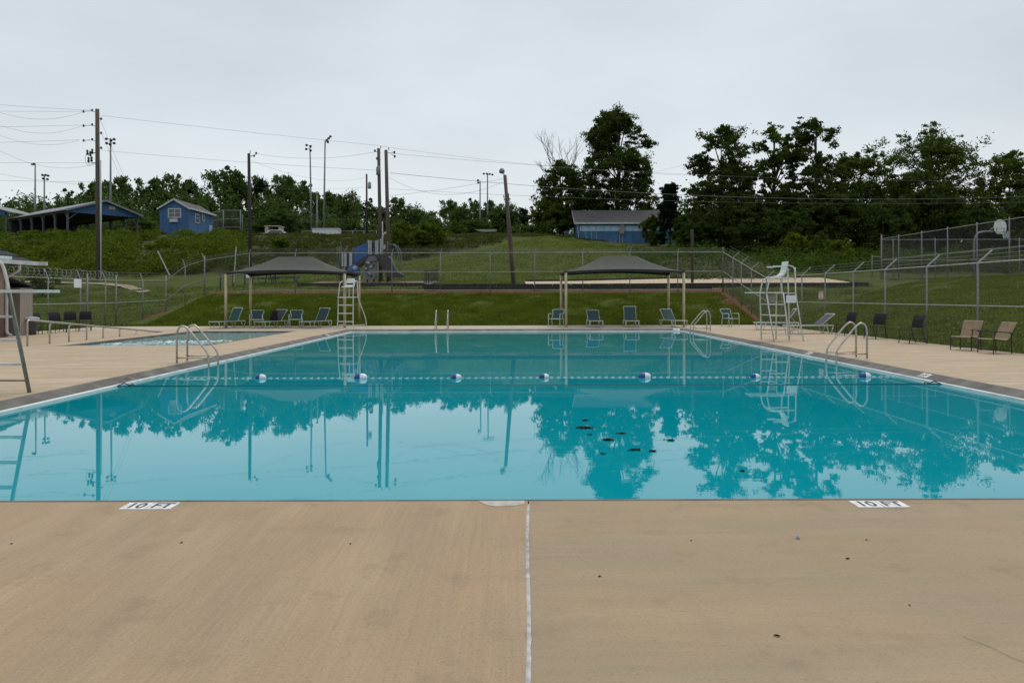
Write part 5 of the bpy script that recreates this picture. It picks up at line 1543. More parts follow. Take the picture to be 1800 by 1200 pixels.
wire('lower wire running left behind the far light poles', (160, 320, WZ), (-160, 312, 52), sag=0.05)
wire('lowest wire sloping down to the tall utility pole', (150, 325, WZ), (-160, 268, 50), sag=0.35)
wire('long wire from the tall utility pole top to the close pair', (176, 203, WZ), (666, 256, 57), sag=0.05)
wire('long wire from low on the tall utility pole to the close pair', (176, 264, WZ), (672, 300, 57), sag=0.12)
wire('guy wire from high on the tall utility pole', (176, 210, 60), (232, 345, 68), sag=0.0, r=0.009)
wire('guy wire from midway on the tall utility pole', (177, 231, 60), (226, 345, 68), sag=0.0, r=0.009)
wire('wire from the dark wooden pole top to the close pair', (450, 270, 62), (660, 267, 57), sag=0.45)
wire('lower slack wire from the dark wooden pole to the transformer pole', (444, 283, 62), (645, 312, 86), sag=0.9)
wire('straight wire from the transformer pole leftwards behind the floodlights', (644, 329, 88), (440, 330, 100), sag=0.2)
wire('top wire from the close pair towards the tall oak', (668, 257, 57), (1205, 308, 75), sag=0.35)
wire('second wire from the close pair across the woods to the right', (692, 270, 56), (1990, 312, 62), sag=0.95)
wire('thick pair cable from the close pair across the block building trees', (686, 304, 56), (1990, 336, 62), sag=1.25, r=0.014)
wire('lower thin cable from the close pair past the leaning pole', (684, 332, 56), (1990, 350, 62), sag=0.7)
wire('wire rising from the close pair to the leaning pole top', (682, 344, 56), (886, 314, 49.5), sag=0.12)
wire('second wire crossing down from the close pair to the leaning pole', (684, 312, 56), (888, 318, 49.5), sag=1.1)
wire('short wire rising from the oak to the right hand woods', (1130, 305, 90), (1210, 288, 76), sag=0.1)

# ------------------------------------------------------------------ buildings
# blue house with a gable towards us
hx0, hx1, hy0, hy1 = XX(281, 85), XX(333, 85), 85.0, 92.0
hb = gz(-38, 85) - 0.25
he, hr_ = at(306, 366, 85).z, at(306, 351, 85).z
ht = thing('blue_house', 'small blue gabled house with white window above the thicket', 'house', (hx0, hy0, hb))
W, D, E, RR = hx1 - hx0, hy1 - hy0, he - hb, hr_ - hb
wl_m = MB()
wl_m.bb((0, 0, 0), (W, D, E - 0.003))
wl_m.slab([(0.0, 0.001, E - 0.003), (W, 0.001, E - 0.003), (W / 2, 0.001, RR - 0.06)], (0, D - 0.002, 0))
wl_o = wl_m.build('wall', M['blue_wall'], ht)
for k in range(1, 9):
    MB().box((W * k / 9, -0.006, E * 0.52), (0.025, 0.014, E * 0.98)).build('batten', M['blue_wall'], wl_o)
ov = 0.22
rf_ = MB()
for s in (0, 1):
    xe = -ov if s == 0 else W + ov
    ze = E - (RR - E) / (W / 2) * ov
    rf_.slab([(xe, -ov, ze + 0.02), (xe, D + ov, ze + 0.02), (W / 2, D + ov, RR + 0.02), (W / 2, -ov, RR + 0.02)], (0, 0, 0.09))
ro = rf_.build('roof', M['shingle'], ht)
for s in (0, 1):
    xe = -ov if s == 0 else W + ov
    ze = E - (RR - E) / (W / 2) * ov
    MB().slab([(xe, -ov - 0.04, ze - 0.09), (W / 2, -ov - 0.04, RR - 0.07), (W / 2, -ov - 0.04, RR + 0.13), (xe, -ov - 0.04, ze + 0.11)], (0, 0.038, 0)).build('bargeboard', M['trim'], ro)
MB().box((W + ov + 0.03, D / 2, E - 0.05), (0.05, D + 2 * ov, 0.18)).build('fascia', M['trim'], ro)
def window(parent, cx, cz, w, h, nx_=2, y=-0.03, side=None, D_=0):
    def P(x, yy, z): return (x, yy, z) if side is None else (side, x, z)
    def bx(c, s):
        return MB().box(P(c[0], y + c[1], c[2]), s if side is None else (s[1], s[0], s[2]))
    wo = bx((cx, 0, cz), (w + 0.14, 0.06, h + 0.14)).build('window', M['trim'], parent)
    for i in range(nx_):
        for j in range(2):
            cw, ch = w / nx_, h / 2
            sgn = -1 if side is None else 1
            mb = MB().box(P(cx - w / 2 + cw * (i + .5), y - 0.036, cz - h / 2 + ch * (j + .5)), (cw - 0.08, 0.012, ch - 0.06)) if side is None else MB().box((side + 0.036, cx - w / 2 + cw * (i + .5), cz - h / 2 + ch * (j + .5)), (0.012, cw - 0.08, ch - 0.06))
            mb.build('pane', M['glass'], wo)
wz_ = at(307, 374.5, 85).z - hb
window(wl_o, XX(307.5, 85) - hx0, wz_, 1.40, 0.95, 2)
ac = MB().box((XX(307, 85) - hx0, -0.16, at(307, 388, 85).z - hb), (0.85, 0.34, 0.36)).build('air_conditioner', M['trim'], ht)
window(wl_o, D * 0.30, at(340, 383, 86.5).z - hb, 0.9, 0.95, 1, side=W + 0.02)
window(wl_o, D * 0.55, at(349, 379, 88).z - hb, 0.5, 0.95, 1, side=W + 0.02)
dr = MB().box((W + 0.03, D * 0.86, 1.05), (0.05, 0.85, 2.05)).build('door', pm('pale blue door', (0.30, 0.40, 0.50), 0.6), ht)
MB().box((W + 0.075, D * 0.86 - 0.3, 1.0), (0.04, 0.05, 0.12)).build('handle', M['galv'], dr)
rm_ = MB().slab([(W + 0.1, D * 0.7, 0), (W + 1.3, D * 0.7, 0), (W + 1.3, D * 1.02, 0), (W + 0.1, D * 1.02, 0)], (0, 0, 0.5)).build('steps', M['wood_pole'], ht)

# open pavilion with gabled roof
pv = thing('pavilion', 'open sided pavilion with blue gable and grey metal roof on the left hill', 'pavilion', (-49.0, 82.0, gz(-49, 82) - 0.3), math.atan2(.8, .6))
U, V_, ez, rz2 = 7.9, 16.2, at(118, 368, 82).z - pv.location.z, at(176, 353, 85.1).z - pv.location.z
for s in (0, 1):
    xe = -0.35 if s == 0 else U + 0.35
    sl = (rz2 - ez) / (U / 2)
    ze = ez - sl * 0.35
    MB().slab([(xe, -0.5, ze), (xe, V_ + 0.5, ze), (U / 2, V_ + 0.5, rz2), (U / 2, -0.5, rz2)], (0, 0, 0.10)).build('roof', M['tin'], pv)
    MB().slab([(xe, -0.55, ze - 0.10), (U / 2, -0.55, rz2 - 0.10), (U / 2, -0.55, rz2 + 0.11), (xe, -0.55, ze + 0.11)], (0, 0.045, 0)).build('bargeboard', M['tin'], pv)
for yy in (0.0, V_):
    MB().slab([(0.0, yy, ez - 0.28), (U, yy, ez - 0.28), (U, yy, ez - 0.02), (U / 2, yy, rz2 - 0.05), (0.0, yy, ez - 0.02)], (0, 0.06, 0)).build('gable', M['blue_wall'], pv)
MB().box((U / 2 + 0.9, -0.03, (ez + rz2) / 2 - 0.05), (0.7, 0.03, 0.4)).build('plaque', M['beige'], pv)
for x in (0.1, U - 0.1):
    for k in range(6):
        yy = 0.1 + (V_ - 0.2) * k / 5
        po = MB().box((x, yy, ez / 2 - 0.2), (0.18, 0.18, ez + 0.2)).build('post', M['timber_blue'], pv)
        MB().bar((x, yy + 0.1, ez - 0.9), (x, yy + 0.75, ez - 0.15), 0.09, 0.09).build('brace', M['timber_blue'], po)
    sgn = 1 if x < 1 else -1
    MB().bar((x, 0.1, ez - 1.1), (x + sgn * 1.1, 0.1, ez - 0.2), 0.10, 0.10).build('brace', M['timber_blue'], pv)
    MB().box((x, V_ / 2, ez - 0.16), (0.12, V_, 0.24)).build('beam', M['timber_blue'], pv)
MB().bb((0.2, V_ - 0.3, 0), (U - 0.2, V_ - 0.15, ez - 0.3)).build('back_wall', M['interior'], pv)
MB().bb((0.4, 0.3, ez - 0.12), (U - 0.4, V_ - 0.4, ez - 0.08)).build('ceiling', M['interior'], pv)
MB().bb((-0.2, -0.2, -0.3), (U + 0.2, V_ + 0.2, 0.05)).build('floor_slab', M['stucco'], pv)

sh = thing('pavilion', 'corner of a second grey roofed shelter at the left photo edge', 'pavilion', (XX(10, 90), 90, gz(-61, 90) - 0.2))
zE = at(21, 374, 90).z - sh.location.z
zR = at(-30, 358, 90).z - sh.location.z
MB().slab([(0.8, -0.4, zE), (0.8, 6, zE), (-3.2, 6, zR), (-3.2, -0.4, zR)], (0, 0, 0.10)).build('roof', M['tin'], sh)
MB().slab([(-7.2, -0.4, zE), (-7.2, 6, zE), (-3.2, 6, zR), (-3.2, -0.4, zR)], (0, 0, 0.10)).build('roof', M['tin'], sh)
MB().slab([(0.3, -0.1, zE - 0.3), (0.3, -0.1, zE + 0.05), (-3.2, -0.1, zR - 0.03), (-6.7, -0.1, zE + 0.05), (-6.7, -0.1, zE - 0.3)], (0, 0.06, 0)).build('gable', M['blue_wall'], sh)
for x in (0.1, -6.5):
    for y in (0, 5.6): MB().box((x, y, zE / 2 - 0.1), (0.2, 0.2, zE + 0.2)).build('post', M['timber_blue'], sh)

# blue block building on the right crest
by0, by1 = 92.0, 98.0
bx0, bx1 = XX(1016, by0), XX(1196, by0)
bb0 = gz(bx0 + 4, by0) - 0.2
bE = at(1080, 393, by0).z - bb0
bR = at(1080, 371, by0 + 3).z - bb0
bt = thing('block_building', 'long blue block building with a light blue band and grey roof', 'building', (bx0, by0, bb0))
W, D = bx1 - bx0, by1 - by0
bw = MB().bb((0, 0, 0), (W, D, bE)).build('wall', M['blue_block'], bt)
MB().bb((0.25, -0.02, bE * 0.63), (W - 0.2, -0.0, bE * 0.90)).build('light_band', M['blue_light'], bw)
MB().bb((-0.02, 0.3, bE * 0.55), (0.0, 1.0, bE * 0.9)).build('light_band', M['blue_light'], bw)
for k in range(14):
    MB().bb((W * (k + .5) / 14, -0.034, 0.05), (W * (k + .5) / 14 + 0.03, -0.022, bE - 0.15)).build('board_joint', M['blue_wall'], bw)
br = MB()
ov = 0.45
for s in (0, 1):
    ye, yo = (-ov, D / 2) if s == 0 else (D + ov, D / 2)
    br.slab([(-ov, ye, bE + 0.0), (W + ov, ye, bE + 0.0), (W + ov, yo, bR), (-ov, yo, bR)], (0, 0, 0.09))
bro = br.build('roof', M['shingle'], bt)
for k in range(7):
    f0 = (k + 0.35) / 7
    MB().bar((-ov, -ov + (D / 2 + ov) * f0, bE + (bR - bE) * f0 + 0.097), (W + ov, -ov + (D / 2 + ov) * f0, bE + (bR - bE) * f0 + 0.097), 0.05, 0.018).build('shingle_course', M['shingle'], bro)
MB().box((W / 2, -ov - 0.03, bE + 0.02), (W + 2 * ov, 0.05, 0.22)).build('fascia', M['trim'], bro)
MB().slab([(-ov - 0.05, -ov, bE - 0.1), (-ov - 0.05, D / 2, bR - 0.1), (-ov - 0.05, D + ov, bE - 0.1), (-ov - 0.05, D + ov, bE + 0.1), (-ov - 0.05, D / 2, bR + 0.1), (-ov - 0.05, -ov, bE + 0.1)], (0.045, 0, 0)).build('bargeboard', M['beige'], bro)
MB().slab([(0.0, 0.01, bE), (0.0, D - 0.01, bE), (0.0, D / 2, bR - 0.05)], (0.05, 0, 0)).build('gable', M['blue_block'], bt)
for x in (0.03, W * 0.43):
    MB().bb((x, -0.06, 0), (x + 0.08, -0.02, bE)).build('downpipe', M['galv_light'], bt)
sx_ = XX(1093, by0) - bx0
MB().bb((sx_ - 0.26, -0.30, bE * 0.48), (sx_ + 0.26, -0.03, bE * 0.98)).build('meter_box', M['stucco'], bt)
MB().bb((sx_ - 0.30, -0.10, 0), (sx_ - 0.20, -0.03, bE * 0.48)).build('conduit', M['galv_light'], bt)
for px0_, px1_, y0_ in ((1028, 1033, 0.85), (1048, 1049, 0.82), (1040, 1040, 0.8)):
    a, c_ = XX(px0_, by0) - bx0, XX(px1_, by0) - bx0
    MB().bar((a, -0.10, bE * 0.62 * y0_ / 0.82), (c_, -0.4, 0.02), 0.05, 0.03).build('leaning_pole', M['galv_light'], bt)
MB().bar((XX(1054, by0) - bx0, -0.3, 0.15), (XX(1082, by0) - bx0, -0.3, 0.15), 0.25, 0.05).build('low_rack', M['galv_light'], bt)
for px_ in (1054, 1063, 1072, 1081): MB().bb((XX(px_, by0) - bx0 - 0.02, -0.32, 0), (XX(px_, by0) - bx0 + 0.02, -0.28, 0.5)).build('rack_upright', M['galv_light'], bt)
vt = XX(1079, by0) - bx0
MB().tube([(vt, D / 2, bR), (vt, D / 2, bR + 0.45)], 0.06, 8).build('roof_vent', M['galv'], bro)
bpos = gnd(996, 428, 7.6) if False else Vector((XX(996, 91.0), 91.0, gz(XX(996, 91), 91)))
bl = thing('barrel', 'dark blue barrel left of the block building', 'barrel', bpos)
MB().lathe([(0.28, 0), (0.30, 0.05), (0.30, 0.28), (0.315, 0.30), (0.30, 0.32), (0.30, 0.58), (0.315, 0.60), (0.30, 0.62), (0.30, 0.86), (0.28, 0.9)], 16).build('drum', pm('dark blue drum', (0.02, 0.03, 0.07), 0.5), bl, smooth=True)
MB().lathe([(0.29, 0.9), (0.30, 0.93), (0.05, 0.96)], 16).build('lid', M['bin'], bl)

# bath house at the left photo edge
bh = thing('bath_house', 'corner of the bath house with dark hipped roof at the left edge', 'building', (-19.55, 28.8, 0))
zE = 2.93
MB().bb((-9, -10, 0.85), (0, 0, zE + 0.02)).build('wall', M['brick'], bh)
MB().bb((-9, -10.02, 0), (0.02, 0.02, 0.85)).build('plinth', M['brick_red'], bh)
rfm = MB()
A = [(-9.9, -10.9, zE), (0.55, -10.9, zE), (0.55, 0.92, zE), (-9.9, 0.92, zE)]
Rg = [(-4.5, -6.4, zE + 3.1), (-4.5, -4.5, zE + 3.1)]
rfm.add([*A, *Rg], [(0, 1, 4), (1, 2, 5, 4), (2, 3, 5), (3, 0, 4, 5), (3, 2, 1, 0)])
r2 = rfm.build('roof', M['shingle_dark'], bh)
for k in range(14):
    f0 = k / 14
    MB().bar((0.55 - 5.05 * f0 + 0.012, -10.9 + 4.5 * f0, zE + 3.1 * f0 + 0.012), (0.55 - 5.05 * f0 + 0.012, 0.92 - 5.42 * f0, zE + 3.1 * f0 + 0.012), 0.05, 0.02).build('shingle_course', M['shingle_dark'], r2)
MB().box((0.60, -5.0, zE - 0.04), (0.11, 11.95, 0.15)).build('gutter', M['trim'], r2)
MB().box((-4.5, 0.97, zE - 0.04), (10.9, 0.11, 0.15)).build('gutter', M['trim'], r2)
MB().tube(round_path([(0.55, -0.1, zE - 0.1), (0.55, -0.1, zE - 0.34), (0.06, -0.12, zE - 0.62), (0.06, -0.12, 0.15), (0.25, -0.12, 0.06)], 0.1), 0.055, 8).build('downspout', M['trim'], bh)
MB().bb((0.022, -3.2, 0.05), (0.06, -2.2, 2.1)).build('door', M['stucco'], bh)
cl = MB().bb((-1.6, 0.95, 0), (-0.13, 1.75, 1.92)).build('closet', M['stucco'], bh)
MB().slab([(-1.7, 0.03, 2.32), (-0.05, 0.03, 2.32), (-0.05, 1.85, 1.93), (-1.7, 1.85, 1.93)], (0, 0, 0.05)).build('closet_roof', M['shingle_dark'], cl)
tb = gnd(45, 589)
tbo = thing('trash_bin', 'dark grey trash bin with pale lid by the bath house', 'bin', (tb.x, tb.y + 0.25, 0.0))
MB().lathe([(0.23, 0), (0.24, 0.02), (0.29, 0.62), (0.30, 0.64)], 14).build('bin_body', M['bin'], tbo, smooth=True)
MB().lathe([(0.36, 0.62), (0.37, 0.68), (0.30, 0.72), (0.1, 0.75)], 14).build('lid', M['bin_lid'], tbo, smooth=True)

# things on the crest
def fence_simple(name, lab, posts, h, rails, mats, cat='fence', pr=0.04, mesh=None):
    o_ = Vector(posts[0]); t = thing(name, lab, cat, o_)
    for q_ in posts:
        q_ = Vector(q_) - o_
        MB().tube([q_ - Vector((0, 0, 0.3)), q_ + Vector((0, 0, h))], pr, 6).build('post', mats, t, smooth=True)
    for f in rails:
        for a_, c_ in zip(posts, posts[1:]):
            MB().tube([Vector(a_) - o_ + Vector((0, 0, h * f)), Vector(c_) - o_ + Vector((0, 0, h * f))], pr * 0.75, 6, False).build('rail', mats, t, smooth=True)
    if mesh:
        lk = MB()
        for a_, c_ in zip(posts, posts[1:]): link_mesh(lk, Vector(a_) - o_, Vector(c_) - o_, h, mesh, 0.004)
        lk.build('chain_link', M['link'], t, kind='stuff')
    return t
bc = [(XX(p_, Yb), Yb, gz(XX(p_, Yb), Yb) - 0.1) for p_, Yb in ((371, 96), (393, 93), (423, 93), (426, 98))]
fence_simple('backstop', 'grey pipe framed baseball backstop right of the blue house', bc, at(395, 369, 93).z - bc[1][2], (0.15, 0.4, 0.68, 0.98), M['galv'], 'backstop', 0.06, 0.16)
ff = [(XX(p_, 92), 92, gz(XX(p_, 92), 92) - 0.15) for p_ in (531, 556, 600, 620, 640, 662)]
fence_simple('field_fence', 'low chain link field fence on the crest behind the white box', ff, 0.95, (0.97, 0.5), M['galv_light'], 'fence', 0.04, 0.14)
wb = thing('storage_box', 'long white storage box on the crest below the field lights', 'storage box', (XX(549, 90.5), 90.5, gz(XX(572, 90.5), 90.5) - 0.1))
wlen = XX(595, 90.5) - XX(549, 90.5)
MB().bb((0, 0, 0), (wlen, 1.3, at(572, 403, 90.5).z - wb.location.z)).build('body', M['van_white'], wb)
MB().bb((-0.05, -0.05, at(572, 403, 90.5).z - wb.location.z), (wlen + 0.05, 1.35, at(572, 401, 90.5).z - wb.location.z)).build('lid', M['trim'], wb)
for k in (1, 2): MB().bb((wlen * k / 3, -0.02, 0.1), (wlen * k / 3 + 0.04, 0.0, 0.7)).build('rib', M['galv_light'], wb)
ts = thing('shed', 'open fronted beige shed on the crest behind the white car', 'shed', (XX(466, 96), 96, gz(XX(478, 96), 96) - 0.1))
sw_, shh = XX(491, 96) - XX(466, 96), at(478, 398, 96).z - ts.location.z
MB().bb((0, 0, 0), (0.45, 2, shh)).build('side_wall', M['beige'], ts)
MB().bb((sw_ - 0.1, 0, 0), (sw_, 2, shh)).build('side_wall', M['beige'], ts)
MB().bb((0.45, 1.8, 0), (sw_ - 0.1, 2, shh)).build('back_wall', M['interior'], ts)
MB().bb((-0.1, -0.15, shh), (sw_ + 0.1, 2.1, shh + 0.1)).build('roof', M['beige'], ts)
cr2 = thing('parked_car', 'white car half hidden by weeds on the crest', 'car', (XX(488, 94), 94, gz(XX(488, 94), 94) - 0.35), R(185))
cb = MB()
prof = [(-2.1, 0.35), (-2.1, 0.75), (-1.35, 0.92), (-0.7, 1.38), (0.7, 1.40), (1.35, 0.98), (2.0, 0.90), (2.1, 0.35)]
cb.slab([(x, -0.85, z) for x, z in prof], (0, 1.7, 0)).build('body', M['van_white'], cr2)
for s in (-1, 1):
    MB().slab([(-0.95, s * 0.87, 0.98), (-0.60, s * 0.87, 1.30), (0.62, s * 0.87, 1.32), (1.05, s * 0.87, 1.0)], (0, 0.01 * s, 0)).build('side_window', M['glass'], cr2)
    for x in (-1.3, 1.3):
        wh = MB().lathe([(0.31, -0.10), (0.33, -0.06), (0.33, 0.06), (0.31, 0.10)], 14, (x, s * 0.80, 0.33), axis='Y').build('wheel', M['tyre'], cr2, smooth=True)
        MB().lathe([(0.17, -0.115), (0.2, 0.0), (0.17, 0.115)], 10, (x, s * 0.80, 0.33), axis='Y').build('rim', M['galv_light'], wh)
    MB().box((-2.09, s * 0.6, 0.68), (0.05, 0.3, 0.13)).build('headlight', M['glass'], cr2)
MB().slab([(-1.30, -0.72, 0.95), (-0.76, -0.66, 1.36), (-0.76, 0.66, 1.36), (-1.30, 0.72, 0.95)], (-0.02, 0, 0.01)).build('windscreen', M['glass'], cr2)
du = thing('boat', 'white boat shaped hull on the crest below the slim light poles', 'boat', (XX(855, 104), 104, gz(XX(855, 104), 104)))
bz = at(855, 404, 104).z - du.location.z
vs = []
hull = MB()
st_ = [(-1.45, 0.05, 0.35), (-1.1, 0.3, 0.14), (-0.4, 0.5, 0.04), (0.4, 0.55, 0.02), (1.1, 0.5, 0.05), (1.45, 0.4, 0.10)]
for (x, w, k) in st_:
    vs += [(x, -w, bz), (x, -w * 0.6, bz - 0.32 + k), (x, w * 0.6, bz - 0.32 + k), (x, w, bz)]
fs = [(i * 4 + j, i * 4 + j + 1, i * 4 + 5 + j, i * 4 + 4 + j) for i in range(5) for j in range(3)] + [(3, 2, 1, 0), (20, 21, 22, 23)]
hull.add(vs, fs).build('hull', M['van_white'], du)
MB().bb((-1.3, -0.45, bz - 0.03), (1.4, 0.45, bz + 0.02)).build('deck_board', M['trim'], du)
for x in (-0.6, 0.7): MB().bb((x - 0.05, -0.3, -0.3), (x + 0.05, 0.3, bz - 0.25)).build('trestle', M['wood_pole'], du)

# ------------------------------------------------------------------ playground, mulch beds, tables
def strip(mb, xa, xb, ya, yb, dz, n=40):
    for i in range(n):
        x0, x1 = xa + (xb - xa) * i / n, xa + (xb - xa) * (i + 1) / n
        for j in range(4):
            y0, y1 = ya + (yb - ya) * j / 4, ya + (yb - ya) * (j + 1) / 4
            mb.quad(*[(x, y, gz(x, y) + dz) for x, y in ((x0, y0), (x1, y0), (x1, y1), (x0, y1))])
mb_ = MB(); strip(mb_, XX(925, 49.5), 23.0, 48.6, 54.5, 0.08)
tag(mb_.build('mulch_bed', M['mulch']), kind='structure')
mb_ = MB(); strip(mb_, XX(525, 50), XX(750, 50), 49.4, 56.0, 0.06)
tag(mb_.build('mulch_bed', M['mulch_red']), kind='structure')
def border(lab, xa, xb, Y, h, n, y2=None):
    t = thing('bed_border', lab, 'border', (xa, Y, gz(xa, Y)))
    for i in range(n):
        x0, x1 = xa + (xb - xa) * i / n, xa + (xb - xa) * (i + 1) / n
        z0, z1 = gz(x0, Y) - gz(xa, Y), gz(x1, Y) - gz(xa, Y)
        MB().slab([(x0 - xa + 0.01, 0, z0 - 0.12), (x1 - xa - 0.01, 0, z1 - 0.12), (x1 - xa - 0.01, 0, z1 + h), (x0 - xa + 0.01, 0, z0 + h)], (0, 0.09, 0)).build('border_board', M['edging'], t)
border('long black border along the front of the pale mulch bed', XX(742, 48.3), 23.5, 48.3, 0.24, 24)
border('black border along the front of the playground mulch', XX(522, 49.2), XX(745, 49.2), 49.2, 0.22, 8)
border('black border along the back of the pale mulch bed', XX(925, 54.6), 21.5, 54.6, 0.2, 16)
border('lower black border board just behind the bank fence', XX(745, 47.3), 13.0, 47.35, 0.16, 18)

PYD = 54.5
pg = thing('playground_structure', 'blue and grey play tower with slide and climbing wall', 'playground', (XX(660, PYD), PYD, gz(XX(660, PYD), PYD)))
PO = pg.location.copy()
def pp(x, y, dy=0.0): return at(x, y, PYD + dy) - PO
for x, yt, dy in ((599, 430, 0), (599, 431, 1.2), (609, 432, 1.2), (620.5, 435, 0), (645.5, 422, 0), (645.5, 422, 1.3), (657, 423, 0), (667, 421, 0), (681, 424, 0), (667, 421, 1.3), (681, 424, 1.3)):
    q_ = pp(x, yt, dy)
    MB().tube([(q_.x, q_.y, -0.2), q_], 0.06, 8).build('post', M['play_black'], pg, smooth=True)
def panel(name, pts, mat, dy=0.0, th=0.06):
    return MB().slab([pp(x, y, dy) for x, y in pts], (0, th, 0)).build(name, mat, pg)
panel('deck', [(598, 467), (623, 467), (623, 470), (598, 470)], M['play_black'], -0.1, 1.5)
panel('deck', [(645, 447), (683, 447), (683, 450), (645, 450)], M['play_black'], -0.1, 1.6)
panel('ramp', [(622, 466), (646, 446), (652, 449), (628, 470)], M['play_black'], -0.05, 1.2)
panel('side_panel', [(622, 436), (645, 426), (645, 447), (622, 459)], M['play_blue'], -0.05)
panel('side_panel', [(622, 459), (645, 447), (645, 449), (622, 463)], M['play_blue'], -0.08)
for (x0, x1, y0, y1) in ((600.5, 603.5, 443, 468), (605, 609, 444, 468), (614, 619, 443, 468), (646.8, 649.5, 422, 447), (650.5, 653, 423, 447), (659.5, 662, 423, 447), (662.5, 665, 422, 447), (668, 673.5, 420, 447)):
    panel('barrier_bar', [(x0, y0), (x1, y0), (x1, y1), (x0, y1)], M['play_white'], -0.12)
panel('barrier_rail', [(600, 443), (620, 443), (620, 445), (600, 445)], M['play_blue'], -0.06)
panel('barrier_panel', [(600, 446), (620, 446), (620, 468), (600, 468)], pm('dark blue barrier', (0.01, 0.025, 0.07), 0.5), -0.02)
panel('barrier_panel', [(647, 425), (667, 425), (667, 446), (647, 446)], pm('dark barrier', (0.012, 0.02, 0.045), 0.5), 0.0)
MB().tube(round_path([pp(672, 447, -0.15), pp(672, 418, -0.15), pp(674, 411, -0.15), pp(679, 409, -0.15)], 0.25), 0.06, 8).build('arch_pole', M['play_white'], pg, smooth=True)
panel('steering_panel', [(674, 430), (678, 431), (677, 438), (674, 438)], M['play_white'], -0.14)
# climbing wall: tapered, leaning, with holds
cw = MB()
cwp = [(640, 489), (636, 482), (640, 465), (648, 451), (655, 449.5), (661, 452), (661.5, 478), (658, 490), (650, 492)]
cw.slab([pp(x, y, -0.9 - (y - 450) * 0.012) for x, y in cwp], (0, 0.25, 0))
cwo = cw.build('climbing_wall', M['play_grey'], pg)
rq = random.Random(7)
for k in range(16):
    x, y = rq.uniform(642, 659), rq.uniform(458, 486)
    q_ = pp(x, y, -0.98 - (y - 450) * 0.012)
    MB().lathe([(0.09, 0.0), (0.07, -0.06), (0.03, -0.08)], 7, q_, axis='Y').build('hold', M['play_black'] if k % 3 else M['play_white'], cwo)
# wide slide seen from its side
for dy in (-0.5, 0.35):
    MB().slab([pp(x, y, dy) for x, y in ((662, 450), (681, 449), (687, 452), (691, 460), (693, 472), (700, 480), (709, 483), (709, 488), (688, 488), (678, 483), (671, 470), (664, 457))], (0, 0.06, 0)).build('slide_side', M['play_black'] if dy < 0 else M['play_blue'], pg)
sl_pts = [(683, 450), (689, 459), (692, 472), (699, 480), (709, 484)]
sb = MB()
for (xa, ya), (xb, yb) in zip(sl_pts, sl_pts[1:]):
    sb.slab([pp(xa, ya, -0.44), pp(xb, yb, -0.44), pp(xb, yb, 0.35), pp(xa, ya, 0.35)], (0, 0, 0.05))
sb.build('slide_bed', M['play_grey'], pg)
MB().tube(round_path([pp(683, 451, -0.52), pp(689, 455, -0.52), pp(693, 470, -0.52), pp(700, 479, -0.52), pp(709, 483, -0.52)], 0.4), 0.05, 7).build('slide_rim', M['play_tube'], pg, smooth=True)
for dx in (0, -4):
    MB().tube(round_path([pp(682 + dx, 430, 0.9 - dx * .15), pp(694 + dx, 429, 0.9 - dx * .15), pp(703 + dx, 437, 0.9 - dx * .15), pp(706 + dx, 452, 0.9 - dx * .15), pp(706 + dx, 488, 0.9 - dx * .15)], 0.7, 7), 0.035, 7).build('arch_rail', M['play_tube'], pg, smooth=True)
for y in (454, 462, 470, 478, 485):
    MB().tube([pp(702, y, 1.5), pp(706, y, 0.9)], 0.025, 6).build('rung', M['play_tube'], pg, smooth=True)
wf = MB().lathe([(0.44, -0.05), (0.46, 0.0), (0.44, 0.05)], 18, pp(622, 476, -0.45), axis='Y').build('bubble_panel', M['play_blue'], pg, smooth=True)
MB().lathe([(0.16, -0.09), (0.17, -0.02), (0.10, 0.0)], 12, pp(624, 471, -0.45), axis='Y').build('bubble', M['play_white'], wf, smooth=True)
for x in (593, 597):
    MB().tube([pp(x, 434, 0.8), pp(x - 1, 490, 0.8)], 0.035, 6).build('ladder_rail', M['play_teal'], pg, smooth=True)
for y in (440, 450, 460, 470, 480): MB().tube([pp(592.5, y, 0.8), pp(597, y, 0.8)], 0.02, 6).build('rung', M['play_teal'], pg, smooth=True)

rr2 = thing('ramp_guardrail', 'black metal guard rails of the playground ramp', 'railing', at(745, 503, 51))
o_ = rr2.location.copy()
def qq(x, y, Y): return at(x, y, Y) - o_
for x, yt, yb, Y in ((712, 478, 498, 51), (745.5, 476, 504, 51), (666, 474, 494, 51.5), (749.5, 475, 500, 51.6), (754, 475, 499, 52.2), (759, 474.5, 498, 52.8), (764, 474, 497, 53.4), (769, 473.5, 496, 54)):
    MB().tube([qq(x, yb + 4, Y), qq(x, yt, Y)], 0.028, 6).build('post', M['frame_black'], rr2, smooth=True)
MB().tube([qq(645, 476, 51), qq(745.5, 476, 51)], 0.022, 6).build('top_rail', M['galv'], rr2, smooth=True)
MB().tube([qq(745.5, 475.5, 51), qq(770, 473, 54)], 0.03, 6).build('top_rail', M['frame_black'], rr2, smooth=True)
for k in range(16):
    f = k / 15
    MB().tube([qq(747 + 22 * f, 476 - 2.5 * f, 51.1 + 2.8 * f), qq(747 + 22 * f, 499 - 6 * f, 51.1 + 2.8 * f)], 0.016, 5).build('baluster', M['frame_black'], rr2)
MB().slab([qq(711, 505, 50.2), qq(750, 505, 50.2), qq(770, 497, 54), qq(745, 497, 54)], (0, 0, 0.12)).build('ramp_plate', M['play_grey'], rr2)

